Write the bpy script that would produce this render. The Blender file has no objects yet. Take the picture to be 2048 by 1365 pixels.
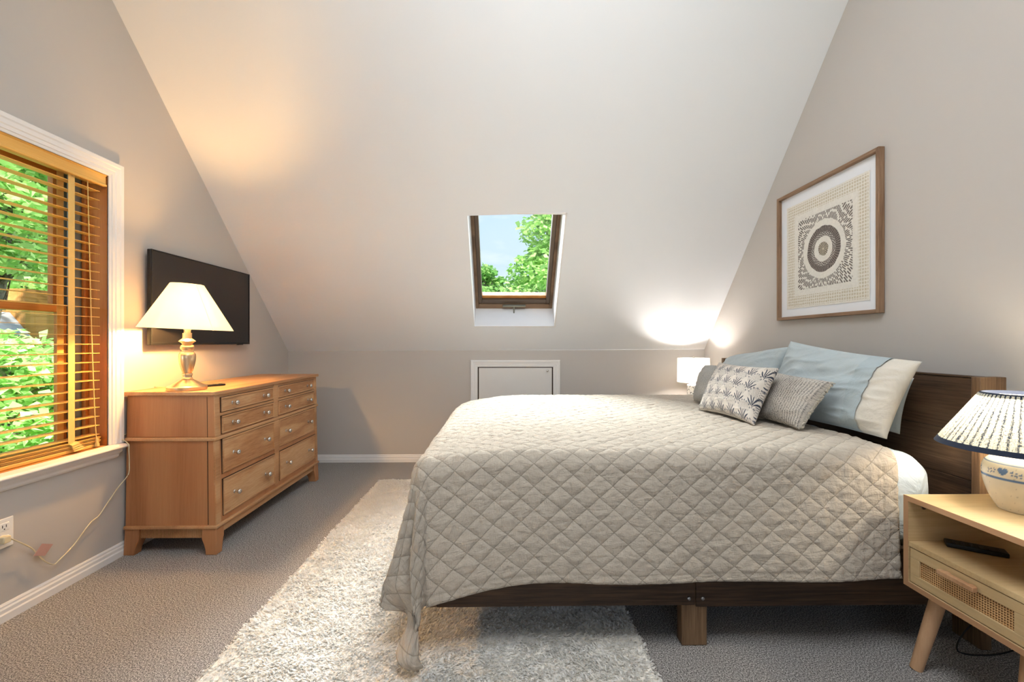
import bpy, bmesh, math, random
import numpy as np
from math import sin, cos, pi, atan, atan2, hypot, sqrt, radians
from mathutils import Vector, Matrix, noise

random.seed(7)
RNG = np.random.default_rng(7)
scene = bpy.context.scene
COL = scene.collection

# ------------------------------------------------------------------ helpers
def lin(c):
    return tuple((x / 255 / 12.92) if x / 255 <= 0.04045 else ((x / 255 + 0.055) / 1.055) ** 2.4 for x in c)

def lin4(c):
    return lin(c) + (1.0,)

def wloc(o):
    v = Vector((0, 0, 0))
    while o is not None:
        v += o.location
        o = o.parent
    return v

class MB:
    """collects world-space shapes for ONE mesh object"""
    def __init__(self):
        self.v = []; self.f = []
    def add(self, vs, fs):
        n = len(self.v)
        self.v += [tuple(p) for p in vs]
        self.f += [tuple(i + n for i in f) for f in fs]
        return self
    def hexa(self, p):
        return self.add(p, [(0, 3, 2, 1), (4, 5, 6, 7), (0, 1, 5, 4), (1, 2, 6, 5), (2, 3, 7, 6), (3, 0, 4, 7)])
    def box(self, x0, x1, y0, y1, z0, z1):
        x0, x1 = sorted((x0, x1)); y0, y1 = sorted((y0, y1)); z0, z1 = sorted((z0, z1))
        return self.hexa([(x0, y0, z0), (x1, y0, z0), (x1, y1, z0), (x0, y1, z0), (x0, y0, z1), (x1, y0, z1), (x1, y1, z1), (x0, y1, z1)])
    def lathe(self, prof, c, n=32, axis='Z', cap=True):
        """prof: list of (r, h)"""
        vs = []; fs = []
        for r, h in prof:
            for i in range(n):
                a = 2 * pi * i / n
                p = (r * cos(a), r * sin(a), h)
                if axis == 'X': p = (p[2], p[0], p[1])
                elif axis == 'Y': p = (p[1], p[2], p[0])
                vs.append((c[0] + p[0], c[1] + p[1], c[2] + p[2]))
        m = len(prof)
        for k in range(m - 1):
            for i in range(n):
                j = (i + 1) % n
                fs.append((k * n + i, k * n + j, (k + 1) * n + j, (k + 1) * n + i))
        if cap:
            fs.append(tuple(reversed(range(n))))
            fs.append(tuple((m - 1) * n + i for i in range(n)))
        return self.add(vs, fs)
    def tube(self, pts, r, n=8, flat=1.0):
        pts = [Vector(p) for p in pts]
        vs = []; fs = []
        for i, p in enumerate(pts):
            t = (pts[min(i + 1, len(pts) - 1)] - pts[max(i - 1, 0)]).normalized()
            up = Vector((0, 0, 1)) if abs(t.z) < 0.9 else Vector((1, 0, 0))
            a = t.cross(up).normalized(); b = a.cross(t)
            rr = r[i] if isinstance(r, (list, tuple)) else r
            for k in range(n):
                q = 2 * pi * k / n
                vs.append(p + a * (rr * cos(q)) + b * (rr * flat * sin(q)))
        for i in range(len(pts) - 1):
            for k in range(n):
                j = (k + 1) % n
                fs.append((i * n + k, i * n + j, (i + 1) * n + j, (i + 1) * n + k))
        fs.append(tuple(reversed(range(n)))); fs.append(tuple((len(pts) - 1) * n + k for k in range(n)))
        return self.add(vs, fs)
    def extrude_profile(self, prof, axis, a0, a1):
        """closed 2D profile swept along an axis. axis 'X': prof=(y,z); 'Y': prof=(x,z); 'Z': prof=(x,y)"""
        def P(u, v, a):
            return {'X': (a, u, v), 'Y': (u, a, v), 'Z': (u, v, a)}[axis]
        n = len(prof)
        vs = [P(u, v, a0) for u, v in prof] + [P(u, v, a1) for u, v in prof]
        fs = [(i, (i + 1) % n, n + (i + 1) % n, n + i) for i in range(n)]
        fs += [tuple(reversed(range(n))), tuple(range(n, 2 * n))]
        return self.add(vs, fs)

def spline(pts, n=8):
    """Catmull-Rom through points"""
    P = [Vector(p) for p in pts]
    P = [P[0] * 2 - P[1]] + P + [P[-1] * 2 - P[-2]]
    out = []
    for i in range(1, len(P) - 2):
        for k in range(n):
            t = k / n
            out.append(0.5 * ((2 * P[i]) + (P[i + 1] - P[i - 1]) * t + (2 * P[i - 1] - 5 * P[i] + 4 * P[i + 1] - P[i + 2]) * t * t + (3 * P[i] - P[i - 1] - 3 * P[i + 1] + P[i + 2]) * t ** 3))
    out.append(P[-2])
    return out

def obj(name, mb, mat, parent=None, bevel=0.0, smooth=None, seg=2, fixn=True):
    base = wloc(parent) if parent else Vector((0, 0, 0))
    me = bpy.data.meshes.new(name)
    me.from_pydata([(p[0] - base.x, p[1] - base.y, p[2] - base.z) for p in mb.v], [], mb.f)
    if fixn:
        bm = bmesh.new(); bm.from_mesh(me)
        bmesh.ops.recalc_face_normals(bm, faces=bm.faces)
        bm.to_mesh(me); bm.free()
    me.materials.append(mat)
    o = bpy.data.objects.new(name, me)
    COL.objects.link(o)
    o.parent = parent
    if smooth is not None:
        me.shade_smooth()
        me.set_sharp_from_angle(angle=radians(smooth))
    if bevel:
        m = o.modifiers.new('bevel', 'BEVEL'); m.width = bevel; m.segments = seg; m.limit_method = 'ANGLE'; m.angle_limit = radians(40)
        me.shade_smooth(); me.set_sharp_from_angle(angle=radians(50))
    return o

def npobj(name, V, F, mat, parent=None, uv=None, col=None, smooth=True):
    """big mesh from numpy: V (n,3), F (m,4) or (m,3)"""
    base = wloc(parent) if parent else Vector((0, 0, 0))
    V = np.asarray(V, dtype=np.float32) - np.array(base, dtype=np.float32)
    F = np.asarray(F, dtype=np.int32)
    me = bpy.data.meshes.new(name)
    k = F.shape[1]
    me.vertices.add(len(V)); me.vertices.foreach_set('co', V.ravel())
    me.loops.add(F.size); me.loops.foreach_set('vertex_index', F.ravel())
    me.polygons.add(len(F)); me.polygons.foreach_set('loop_start', np.arange(0, F.size, k, dtype=np.int32))
    me.update(calc_edges=True)
    if uv is not None:
        l = me.uv_layers.new(name='UVMap')
        l.data.foreach_set('uv', np.asarray(uv, dtype=np.float32)[F.ravel()].ravel())
    if col is not None:
        a = me.color_attributes.new('Col', 'FLOAT_COLOR', 'POINT')
        c = np.ones((len(V), 4), dtype=np.float32); c[:, :3] = col
        a.data.foreach_set('color', c.ravel())
    me.materials.append(mat)
    if smooth: me.shade_smooth()
    me.validate()
    o = bpy.data.objects.new(name, me); COL.objects.link(o); o.parent = parent
    return o

def grid_faces(nu, nv, off=0, wrap=False):
    i = np.arange(nu if wrap else nu - 1)[:, None]; j = np.arange(nv - 1)[None, :]
    i2 = (i + 1) % nu
    a = i * nv + j; b = i2 * nv + j; c = i2 * nv + j + 1; d = i * nv + j + 1
    return (np.stack([a, b, c, d], -1).reshape(-1, 4) + off)

def thing(name, loc, label, cat, group=None):
    o = bpy.data.objects.new(name, None); COL.objects.link(o)
    o.location = loc; o.empty_display_size = 0.05
    return tag(o, label, cat, group)

def tag(o, label, cat, group=None, kind=None):
    o['label'] = label; o['category'] = cat
    if group: o['group'] = group
    if kind: o['kind'] = kind
    return o

def struct(o, label=None, cat=None):
    o['kind'] = 'structure'
    if label: o['label'] = label
    if cat: o['category'] = cat
    return o

def copy_tree(o, parent=None):
    c = o.copy(); COL.objects.link(c); c.parent = parent
    for ch in list(o.children): copy_tree(ch, c)
    return c

# ------------------------------------------------------------------ materials
class NT:
    def __init__(self, name):
        self.m = bpy.data.materials.new(name); self.m.use_nodes = True
        self.t = self.m.node_tree; self.n = self.t.nodes
        self.b = self.n['Principled BSDF']; self.out = self.n['Material Output']
    def node(self, typ, ins=None, **kw):
        nd = self.n.new(typ)
        for k, v in kw.items(): setattr(nd, k, v)
        for k, v in (ins or {}).items(): self.put(nd.inputs[k], v)
        return nd
    def put(self, sock, v):
        if isinstance(v, bpy.types.NodeSocket): self.t.links.new(v, sock)
        elif isinstance(v, bpy.types.Node): self.t.links.new(v.outputs[0], sock)
        else: sock.default_value = v
    def math(self, op, a, b=None, c=None, clamp=False):
        nd = self.n.new('ShaderNodeMath'); nd.operation = op; nd.use_clamp = clamp
        for i, v in enumerate((a, b, c)):
            if v is not None: self.put(nd.inputs[i], v)
        return nd.outputs[0]
    def coord(self, kind='Object', scale=(1, 1, 1), rot=(0, 0, 0), loc=(0, 0, 0)):
        tc = self.n.new('ShaderNodeTexCoord')
        mp = self.node('ShaderNodeMapping', {'Vector': tc.outputs[kind], 'Scale': scale, 'Rotation': rot, 'Location': loc})
        return mp.outputs[0]
    def noise(self, vec, scale=5, detail=4, rough=0.5, dist=0.0):
        return self.node('ShaderNodeTexNoise', {'Vector': vec, 'Scale': scale, 'Detail': detail, 'Roughness': rough, 'Distortion': dist}).outputs[0]
    def ramp(self, fac, stops, interp='LINEAR'):
        r = self.n.new('ShaderNodeValToRGB'); r.color_ramp.interpolation = interp
        els = r.color_ramp.elements
        while len(els) < len(stops): els.new(0.5)
        for e, (p, c) in zip(els, stops):
            e.position = p; e.color = c if len(c) == 4 else tuple(c) + (1,)
        self.put(r.inputs[0], fac)
        return r.outputs[0]
    def mix(self, fac, a, b, blend='MIX'):
        m = self.n.new('ShaderNodeMix'); m.data_type = 'RGBA'; m.blend_type = blend
        self.put(m.inputs[0], fac); self.put(m.inputs[6], a); self.put(m.inputs[7], b)
        return m.outputs[2]
    def bump(self, h, strength=0.3, dist=0.01, normal=None):
        ins = {'Height': h, 'Strength': strength, 'Distance': dist}
        if normal is not None: ins['Normal'] = normal
        return self.node('ShaderNodeBump', ins).outputs[0]
    def fin(self, color=None, rough=0.6, metal=0.0, normal=None, spec=None, **kw):
        if color is not None: self.put(self.b.inputs['Base Color'], color)
        self.put(self.b.inputs['Roughness'], rough); self.b.inputs['Metallic'].default_value = metal
        if normal is not None: self.put(self.b.inputs['Normal'], normal)
        if spec is not None: self.b.inputs['Specular IOR Level'].default_value = spec
        for k, v in kw.items(): self.put(self.b.inputs[k.replace('_', ' ')], v)
        return self.m

def plain(name, c, rough=0.5, metal=0.0, spec=None, vary=0.04, scale=12, bump=0.0):
    t = NT(name)
    v = t.noise(t.coord(), scale, 4)
    a = lin4(c); b = tuple(x * (1 - vary * 2) for x in a[:3]) + (1,)
    col = t.mix(v, b, a)
    nrm = t.bump(t.noise(t.coord(), scale * 18, 3), bump, 0.002) if bump else None
    return t.fin(col, rough, metal, nrm, spec)

def wall_paint(name, c):
    t = NT(name)
    v = t.noise(t.coord(), 1.3, 3)
    a = lin4(c); b = tuple(x * 0.965 for x in a[:3]) + (1,)
    h = t.noise(t.coord(), 260, 2)
    return t.fin(t.mix(v, b, a), 0.62, 0, t.bump(h, 0.06, 0.001), 0.25)

def wood(name, dark, mid, light, axis='X', scale=1.0, rough=0.5, bands=5.0, streak=1.0, spec=0.35, knots=0.0, bump=0.12, aniso=9.0):
    """grain runs along axis"""
    t = NT(name)
    st = {'X': (1 / aniso, 1, 1), 'Y': (1, 1 / aniso, 1), 'Z': (1, 1, 1 / aniso)}[axis]
    v = t.coord('Object', tuple(s * scale for s in st))
    warp = t.noise(v, 2.2, 3, 0.5)
    ring = t.math('SINE', t.math('MULTIPLY', warp, bands * 2 * pi))
    ring = t.math('MULTIPLY_ADD', ring, 0.5, 0.5)
    fine = t.noise(t.coord('Object', tuple(s * scale * (1 if s < 1 else 3) for s in st)), 26, 6, 0.65)
    f = t.math('ADD', t.math('MULTIPLY', ring, 0.45), t.math('MULTIPLY', t.math('MULTIPLY_ADD', fine, 2.2 * streak, 0.5 - 1.1 * streak), 0.55))
    col = t.ramp(f, [(0.08, lin4(dark)), (0.5, lin4(mid)), (0.92, lin4(light))])
    if knots:
        vo = t.node('ShaderNodeTexVoronoi', {'Vector': t.coord('Object', tuple(s * 2.2 if s == 1 else s * 9 for s in st)), 'Scale': 2.6}).outputs['Distance']
        col = t.mix(t.math('MULTIPLY', t.math('LESS_THAN', vo, 0.085), knots), col, lin4(tuple(x * 0.45 for x in dark)))
    return t.fin(col, rough, 0, t.bump(fine, bump, 0.002), spec)

def vcol(name, rough=0.85, weave=0.0, wscale=900, spec=0.1, sheen=0.0):
    t = NT(name)
    c = t.node('ShaderNodeVertexColor', layer_name='Col').outputs[0]
    nrm = t.bump(t.noise(t.coord(), wscale, 2), weave, 0.002) if weave else None
    return t.fin(c, rough, 0, nrm, spec, Sheen_Weight=sheen)

def cloth(name, c, c2, rough=0.95, wr_scale=9, wr=0.35, weave=0.25):
    t = NT(name)
    v = t.coord()
    big = t.noise(v, wr_scale, 4, 0.55, 0.8)
    fx = t.noise(t.coord('Object', (1, 1, 0.15)), 420, 2); fy = t.noise(t.coord('Object', (0.15, 0.15, 1)), 420, 2)
    wv = t.math('ADD', fx, fy)
    col = t.mix(t.math('MULTIPLY', wv, 0.5), lin4(c2), lin4(c))
    n1 = t.bump(big, wr, 0.02); n2 = t.bump(wv, weave, 0.001, n1)
    return t.fin(col, rough, 0, n2, 0.05, Sheen_Weight=0.15)

M = {}
M['wall'] = wall_paint('greige_wall_paint', (193, 187, 181))
M['ceiling'] = wall_paint('white_ceiling_paint', (236, 237, 239))
M['white'] = plain('white_trim_paint', (236, 233, 230), 0.4, 0, 0.4, 0.02)
M['door'] = plain('white_door_paint', (222, 219, 215), 0.45, 0, 0.35, 0.02)
M['dresser'] = wood('honey_wood_lengthwise', (160, 112, 72), (190, 142, 98), (205, 163, 120), 'Y', 1.6, 0.42, 4.0, 0.8)
M['dresser_side'] = wood('honey_wood_upright', (150, 96, 58), (178, 122, 80), (192, 138, 94), 'Z', 1.5, 0.42, 2.6, 0.5)
M['dresser_drawer'] = wood('figured_honey_wood', (160, 108, 66), (196, 148, 104), (216, 178, 134), 'Y', 2.3, 0.42, 3.2, 0.9, aniso=5)
M['groove'] = plain('dark_gap', (62, 42, 28), 0.9)
M['chrome'] = plain('polished_nickel', (225, 222, 218), 0.14, 1.0)
M['steel'] = plain('zinc_bolt', (170, 170, 172), 0.3, 1.0)
M['lampbody'] = plain('satin_champagne', (222, 196, 160), 0.3, 0.85)
M['bed'] = wood('rustic_brown_wood_long', (44, 31, 22), (78, 57, 41), (104, 80, 58), 'X', 1.8, 0.5, 3.0, 1.2, 0.3, 0.0, 0.2)
M['bedhead'] = wood('rustic_brown_wood_cross', (46, 34, 26), (84, 64, 48), (112, 88, 66), 'Y', 1.8, 0.42, 3.0, 1.0, 0.35, 0.0, 0.2)
M['bedpost'] = wood('rustic_brown_wood_upright', (70, 50, 34), (112, 86, 62), (138, 110, 82), 'Z', 1.8, 0.5, 3.0, 1.2, 0.3, 0.0, 0.2)
M['oak'] = wood('pale_oak_cross', (180, 150, 106), (202, 173, 128), (214, 188, 146), 'X', 1.6, 0.45, 2.4, 0.7)
M['oaky'] = wood('pale_oak_long', (170, 138, 96), (192, 162, 118), (205, 178, 134), 'Y', 1.6, 0.45, 2.4, 0.7)
M['beech'] = wood('turned_beech', (168, 124, 88), (190, 146, 108), (203, 163, 126), 'Z', 2.0, 0.5, 2.0, 0.7)
M['picframe'] = wood('walnut_frame', (92, 66, 48), (128, 98, 74), (156, 126, 100), 'Z', 3.0, 0.6, 3.0, 1.2)
M['picframe_h'] = wood('walnut_frame_cross', (92, 66, 48), (128, 98, 74), (156, 126, 100), 'Y', 3.0, 0.6, 3.0, 1.2)
M['blind'] = wood('honey_blind_slat', (212, 158, 76), (234, 184, 100), (242, 198, 118), 'Y', 2.0, 0.45, 2.0, 0.5)
M['jamb'] = wood('amber_pine_upright', (150, 84, 34), (188, 116, 52), (206, 138, 68), 'Z', 2.4, 0.4, 2.5, 0.7, 0.4, 0.8)
M['pine'] = wood('amber_pine_cross', (170, 104, 44), (200, 134, 66), (216, 156, 86), 'Y', 2.4, 0.4, 2.0, 0.6)
M['skyframe'] = wood('brown_skylight_wood', (84, 64, 48), (118, 92, 70), (140, 112, 86), 'X', 2.4, 0.45, 2.0, 0.7)
M['bronze'] = plain('bronze_cladding', (104, 88, 74), 0.4, 0.4)
M['pewter'] = plain('pewter_handle', (128, 124, 108), 0.4, 0.6)
M['track'] = plain('grey_screen_track', (150, 160, 160), 0.5)
M['tape'] = cloth('cream_ladder_tape', (234, 200, 128), (216, 178, 104), wr=0.05)
M['cord'] = plain('gold_clear_cord', (222, 208, 172), 0.35, 0, 0.5)
M['black'] = plain('black_plastic', (22, 22, 23), 0.4, 0, 0.4)
M['button'] = plain('grey_rubber_button', (66, 66, 68), 0.6)
M['plate'] = plain('white_plastic', (238, 236, 232), 0.35, 0, 0.4, 0.01)
M['slot'] = plain('dark_slot', (40, 38, 36), 0.6)
M['pinktag'] = plain('faded_pink_tag', (206, 160, 146), 0.6, 0, 0.2, 0.05, 60)
M['ink'] = plain('faded_ink', (178, 128, 116), 0.7)
M['matboard'] = plain('white_mat_board', (230, 232, 236), 0.8, 0, 0.1, 0.01)
M['art'] = vcol('stitched_paper', 0.9, 0.4, 700)
M['floral'] = vcol('block_printed_linen', 0.95, 0.35, 1100, 0.05, 0.1)
M['ceramic'] = vcol('glazed_stoneware', 0.22, 0.0, 1, 0.5)
M['blue'] = cloth('pale_blue_linen', (188, 197, 199), (174, 185, 188), wr=0.55, wr_scale=7)
M['bluehem'] = cloth('pale_blue_linen_hem', (181, 192, 195), (167, 179, 183), wr=0.4, wr_scale=14)
M['cream'] = cloth('cream_cotton', (226, 220, 208), (214, 207, 194), wr=0.6, wr_scale=8)
M['sheet'] = cloth('ice_blue_cotton', (206, 217, 226), (194, 206, 216), wr=0.9, wr_scale=10)
M['under'] = plain('mattress_ticking', (226, 222, 214), 0.9)

def mk_quilt():
    t = NT('oatmeal_quilted_linen')
    v = t.coord('UV')
    cr = t.noise(t.coord('UV', (14, 46, 1)), 1.0, 5, 0.6, 0.6)
    cr2 = t.noise(t.coord('UV', (46, 14, 1)), 1.0, 5, 0.6, 0.6)
    wx = t.noise(t.coord('UV', (900, 60, 1)), 1.0, 2); wy = t.noise(t.coord('UV', (60, 900, 1)), 1.0, 2)
    wv = t.math('ADD', wx, wy)
    col = t.ramp(t.math('MULTIPLY', wv, 0.5), [(0.3, lin4((180, 168, 152))), (0.7, lin4((203, 192, 177)))])
    st = t.node('ShaderNodeVertexColor', layer_name='Col').outputs[0]
    col = t.mix(1.0, col, st, 'MULTIPLY')
    sx = t.node('ShaderNodeSeparateXYZ', {'Vector': v}); u, w = sx.outputs[0], sx.outputs[1]
    wob = t.math('MULTIPLY_ADD', t.noise(t.coord('UV', (9, 9, 1)), 1.0, 3), .016, -.008)
    pu = t.math('DIVIDE', t.math('ADD', u, wob), .098); pw = t.math('DIVIDE', w, .082)
    sp = t.math('ABSOLUTE', t.math('SINE', t.math('MULTIPLY', t.math('ADD', pu, pw), pi))); sq = t.math('ABSOLUTE', t.math('SINE', t.math('MULTIPLY', t.math('SUBTRACT', pu, pw), pi)))
    ln = t.math('MULTIPLY', t.math('MINIMUM', sp, sq), 10.0, clamp=True)
    col = t.mix(t.math('MULTIPLY', t.math('SUBTRACT', 1.0, ln), .5), col, lin4((112, 101, 86)))
    puffy = t.math('POWER', t.math('MULTIPLY', t.math('MINIMUM', sp, sq), 1.6, clamp=True), .6)
    h = t.math('ADD', t.math('MULTIPLY', t.math('ADD', cr, cr2), 0.5), t.math('MULTIPLY', wv, 0.04))
    h = t.math('MULTIPLY_ADD', puffy, 0.22, h)
    return t.fin(col, 0.95, 0, t.bump(h, 1.0, 0.018), 0.04, Sheen_Weight=0.12)
M['quilt'] = mk_quilt()

def mk_carpet():
    t = NT('grey_loop_carpet')
    v = t.coord()
    a = t.noise(v, 200, 3, 0.8); b = t.noise(v, 420, 2, 0.6); big = t.noise(v, 1.6, 3)
    f = t.math('ADD', t.math('MULTIPLY', a, 0.6), t.math('MULTIPLY', b, 0.4))
    c = t.ramp(f, [(0.42, lin4((66, 64, 64))), (0.5, lin4((150, 145, 142))), (0.58, lin4((232, 228, 223)))])
    c = t.mix(t.math('MULTIPLY', big, 0.14), c, lin4((90, 84, 82)))
    return t.fin(c, 1.0, 0, t.bump(f, 0.9, 0.006), 0.0)
M['carpet'] = mk_carpet()

def mk_rug():
    t = NT('ivory_wool')
    r = t.node('ShaderNodeNewGeometry').outputs['Random Per Island']
    c = t.ramp(r, [(0.0, lin4((249, 246, 240))), (0.4, lin4((253, 251, 248))), (1.0, lin4((254, 253, 250)))])
    df = t.node('ShaderNodeBsdfDiffuse', {'Color': c}); tr = t.node('ShaderNodeBsdfTranslucent', {'Color': c})
    mx = t.node('ShaderNodeMixShader', {0: 0.35, 1: df.outputs[0], 2: tr.outputs[0]})
    t.t.links.new(mx.outputs[0], t.out.inputs[0]); return t.m
M['wool'] = mk_rug()
M['rugback'] = plain('rug_backing', (250, 245, 236), 1.0, 0, 0.0)

def mk_knit(name, lightc, darkc):
    t = NT(name)
    v = t.coord('UV')
    rows = t.math('SINE', t.math('MULTIPLY', t.node('ShaderNodeSeparateXYZ', {'Vector': v}).outputs[0], 200))
    sp = t.noise(t.coord('UV', (34, 84, 1)), 1.0, 2, 0.6); sp2 = t.noise(t.coord('UV', (70, 120, 1)), 1.0, 2, 0.7)
    big = t.noise(t.coord('UV', (2.0, 3, 1)), 1.0, 2)
    f = t.math('ADD', t.math('ADD', t.math('MULTIPLY', sp, 0.55), t.math('MULTIPLY', sp2, 0.6)), t.math('MULTIPLY', big, 0.25))
    f = t.math('MULTIPLY_ADD', rows, 0.07, f)
    c = t.ramp(f, [(0.52, lin4(darkc)), (0.66, lin4(tuple((a * 0.7 + b * 0.3) for a, b in zip(lightc, darkc)))), (0.76, lin4(lightc))])
    return t.fin(c, 0.95, 0, t.bump(f, 0.9, 0.006), 0.03)
M['knit'] = mk_knit('chunky_grey_knit', (206, 198, 187), (88, 85, 84))
M['knit2'] = mk_knit('pale_grey_knit', (190, 188, 182), (126, 126, 126))
M['fringe'] = plain('cream_fringe', (208, 200, 186), 0.95, 0, 0.05, 0.25, 160)

def mk_rattan():
    t = NT('woven_rattan')
    s = t.node('ShaderNodeSeparateXYZ', {'Vector': t.coord()})
    y, z = s.outputs[1], s.outputs[2]
    k = 2 * pi / 0.0075
    a = t.math('SINE', t.math('MULTIPLY', y, k)); b = t.math('SINE', t.math('MULTIPLY', z, k))
    w = t.math('MULTIPLY', a, b)
    d = t.math('MAXIMUM', t.math('MULTIPLY_ADD', a, 0.5, 0.2), t.math('MULTIPLY_ADD', b, 0.5, 0.2))
    c = t.ramp(d, [(0.05, lin4((92, 58, 30))), (0.4, lin4((190, 140, 88))), (0.7, lin4((224, 184, 132)))])
    return t.fin(c, 0.6, 0, t.bump(t.math('ADD', d, w), 0.6, 0.002), 0.3)
M['rattan'] = mk_rattan()

def mk_shade(name, c, trans, emis, estr, kind='plain'):
    t = NT(name)
    col = lin4(c)
    if kind == 'pleat':
        s = t.node('ShaderNodeSeparateXYZ', {'Vector': t.coord('UV')})
        u, w = s.outputs[0], s.outputs[1]
        jit = t.noise(t.coord('UV', (130, 3, 1)), 1.0, 3, 0.6)
        ln = t.math('POWER', t.math('MULTIPLY_ADD', t.math('SINE', t.math('MULTIPLY_ADD', u, 2 * pi * 58, t.math('MULTIPLY', jit, 5.0))), 0.5, 0.5), 3.0)
        fine = t.noise(t.coord('UV', (400, 26, 1)), 1.0, 3, 0.7); fine2 = t.noise(t.coord('UV', (70, 160, 1)), 1.0, 3, 0.7)
        f = t.math('ADD', t.math('MULTIPLY_ADD', ln, 0.22, 0.10), t.math('MULTIPLY_ADD', t.math('ADD', fine, fine2), 0.9, -0.58))
        col = t.ramp(f, [(0.40, lin4(c)), (0.62, lin4((58, 66, 80)))])
    tr = t.node('ShaderNodeBsdfTranslucent', {'Color': col}); df = t.node('ShaderNodeBsdfDiffuse', {'Color': col})
    mx = t.node('ShaderNodeMixShader', {0: trans, 1: df.outputs[0], 2: tr.outputs[0]})
    em = t.node('ShaderNodeEmission', {'Color': t.mix(1.0, col, lin4(emis), 'MULTIPLY'), 'Strength': estr})
    ad = t.node('ShaderNodeAddShader', {0: mx.outputs[0], 1: em.outputs[0]})
    t.t.links.new(ad.outputs[0], t.out.inputs[0])
    return t.m
M['shade_warm'] = mk_shade('lit_ivory_shade', (250, 240, 222), 0.6, (255, 236, 196), 0.45)
M['shade_white'] = mk_shade('lit_white_drum_shade', (250, 248, 244), 0.6, (255, 246, 230), 0.25)
M['shade_pleat'] = mk_shade('lit_pleated_stripe_shade', (232, 227, 204), 0.26, (255, 240, 205), 0.02, 'pleat')
M['navy'] = cloth('navy_trim', (52, 58, 74), (40, 46, 60), wr=0.05)

def mk_bulb(name, c, s):
    t = NT(name)
    em = t.node('ShaderNodeEmission', {'Color': lin4(c), 'Strength': s})
    t.t.links.new(em.outputs[0], t.out.inputs[0]); return t.m
M['bulb_warm'] = mk_bulb('lit_warm_bulb', (255, 198, 120), 1120.0)
M['bulb_white'] = mk_bulb('lit_white_bulb', (255, 248, 240), 600.0)
M['bulb_soft'] = mk_bulb('lit_soft_bulb', (255, 240, 215), 240.0)

def mk_glass():
    t = NT('window_glass')
    tr = t.node('ShaderNodeBsdfTransparent', {'Color': (0.96, 0.98, 0.97, 1)}); gl = t.node('ShaderNodeBsdfGlossy', {'Color': (1, 1, 1, 1), 'Roughness': 0.02})
    fr = t.node('ShaderNodeFresnel', {'IOR': 1.45})
    ge = t.node('ShaderNodeNewGeometry')
    fac = t.math('MULTIPLY', fr.outputs[0], t.math('SUBTRACT', 1.0, ge.outputs['Backfacing']))
    mx = t.node('ShaderNodeMixShader', {0: fac, 1: tr.outputs[0], 2: gl.outputs[0]})
    t.t.links.new(mx.outputs[0], t.out.inputs[0]); return t.m
M['glass'] = mk_glass()

def mk_screen():
    t = NT('dark_tv_screen')
    v = t.noise(t.coord(), 2, 2)
    return t.fin(t.mix(v, lin4((26, 23, 22)), lin4((32, 29, 27))), 0.25, 0, None, 0.5)
M['screen'] = mk_screen()

def mk_leaf(name, a, b, c):
    t = NT(name)
    r = t.node('ShaderNodeNewGeometry').outputs['Random Per Island']
    col = t.ramp(r, [(0, lin4(a)), (0.5, lin4(b)), (1, lin4(c))])
    df = t.node('ShaderNodeBsdfDiffuse', {'Color': col}); tr = t.node('ShaderNodeBsdfTranslucent', {'Color': col})
    mx = t.node('ShaderNodeMixShader', {0: 0.45, 1: df.outputs[0], 2: tr.outputs[0]})
    t.t.links.new(mx.outputs[0], t.out.inputs[0]); return t.m
M['leaf'] = mk_leaf('spring_green_leaves', (150, 200, 112), (190, 226, 142), (226, 244, 182))
M['leaf_b'] = mk_leaf('mid_green_leaves', (122, 176, 96), (160, 206, 122), (200, 230, 152))
M['bark'] = wood('grey_bark', (78, 72, 66), (118, 110, 102), (150, 142, 132), 'Z', 3.0, 0.9, 4.0, 1.4, 0.1, 0, 0.6)
M['grass'] = plain('lawn_green', (92, 128, 62), 1.0, 0, 0.0, 0.2, 3)
M['cedar'] = wood('cedar_siding', (160, 104, 50), (204, 144, 78), (222, 168, 100), 'Y', 1.0, 0.8, 3, 1.0)
M['roofing'] = plain('pale_grey_roofing', (196, 198, 204), 0.8, 0, 0.1, 0.1, 6)

# ------------------------------------------------------------------ room
XL, XR, YB, YF = -2.065, 1.93, 4.25, -1.70
YT = 1.95                                   # where the slope meets the flat top
def zl(y): return 1.058 + (4.25 - y) * 1.000
def zr(y): return 1.078 + (4.25 - y) * 1.112
def zc(x, y):
    t = (x - XL) / (XR - XL)
    return zl(y) * (1 - t) + zr(y) * t

def poly_wall(name, outer, holes, axis, pos, thick, mat):
    """outer/holes in (y,z) for axis X; extruded by thick"""
    bm = bmesh.new()
    edges = []
    for loop in [outer] + holes:
        vs = [bm.verts.new((pos, a, b)) for a, b in loop] if axis == 'X' else [bm.verts.new((a, pos, b)) for a, b in loop]
        for i in range(len(vs)): edges.append(bm.edges.new((vs[i], vs[(i + 1) % len(vs)])))
    bmesh.ops.triangle_fill(bm, use_beauty=True, use_dissolve=False, edges=edges)
    r = bmesh.ops.extrude_face_region(bm, geom=bm.faces[:])
    d = (thick, 0, 0) if axis == 'X' else (0, thick, 0)
    bmesh.ops.translate(bm, verts=[e for e in r['geom'] if isinstance(e, bmesh.types.BMVert)], vec=d)
    bmesh.ops.recalc_face_normals(bm, faces=bm.faces)
    me = bpy.data.meshes.new(name); bm.to_mesh(me); bm.free(); me.materials.append(mat)
    o = bpy.data.objects.new(name, me); COL.objects.link(o)
    return o

fl = MB().box(XL - 0.15, XR + 0.15, YF - 0.15, YB + 0.15, -0.12, 0.0)
struct(obj('floor', fl, M['carpet']), 'grey brown speckled loop carpet floor', 'floor')

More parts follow.
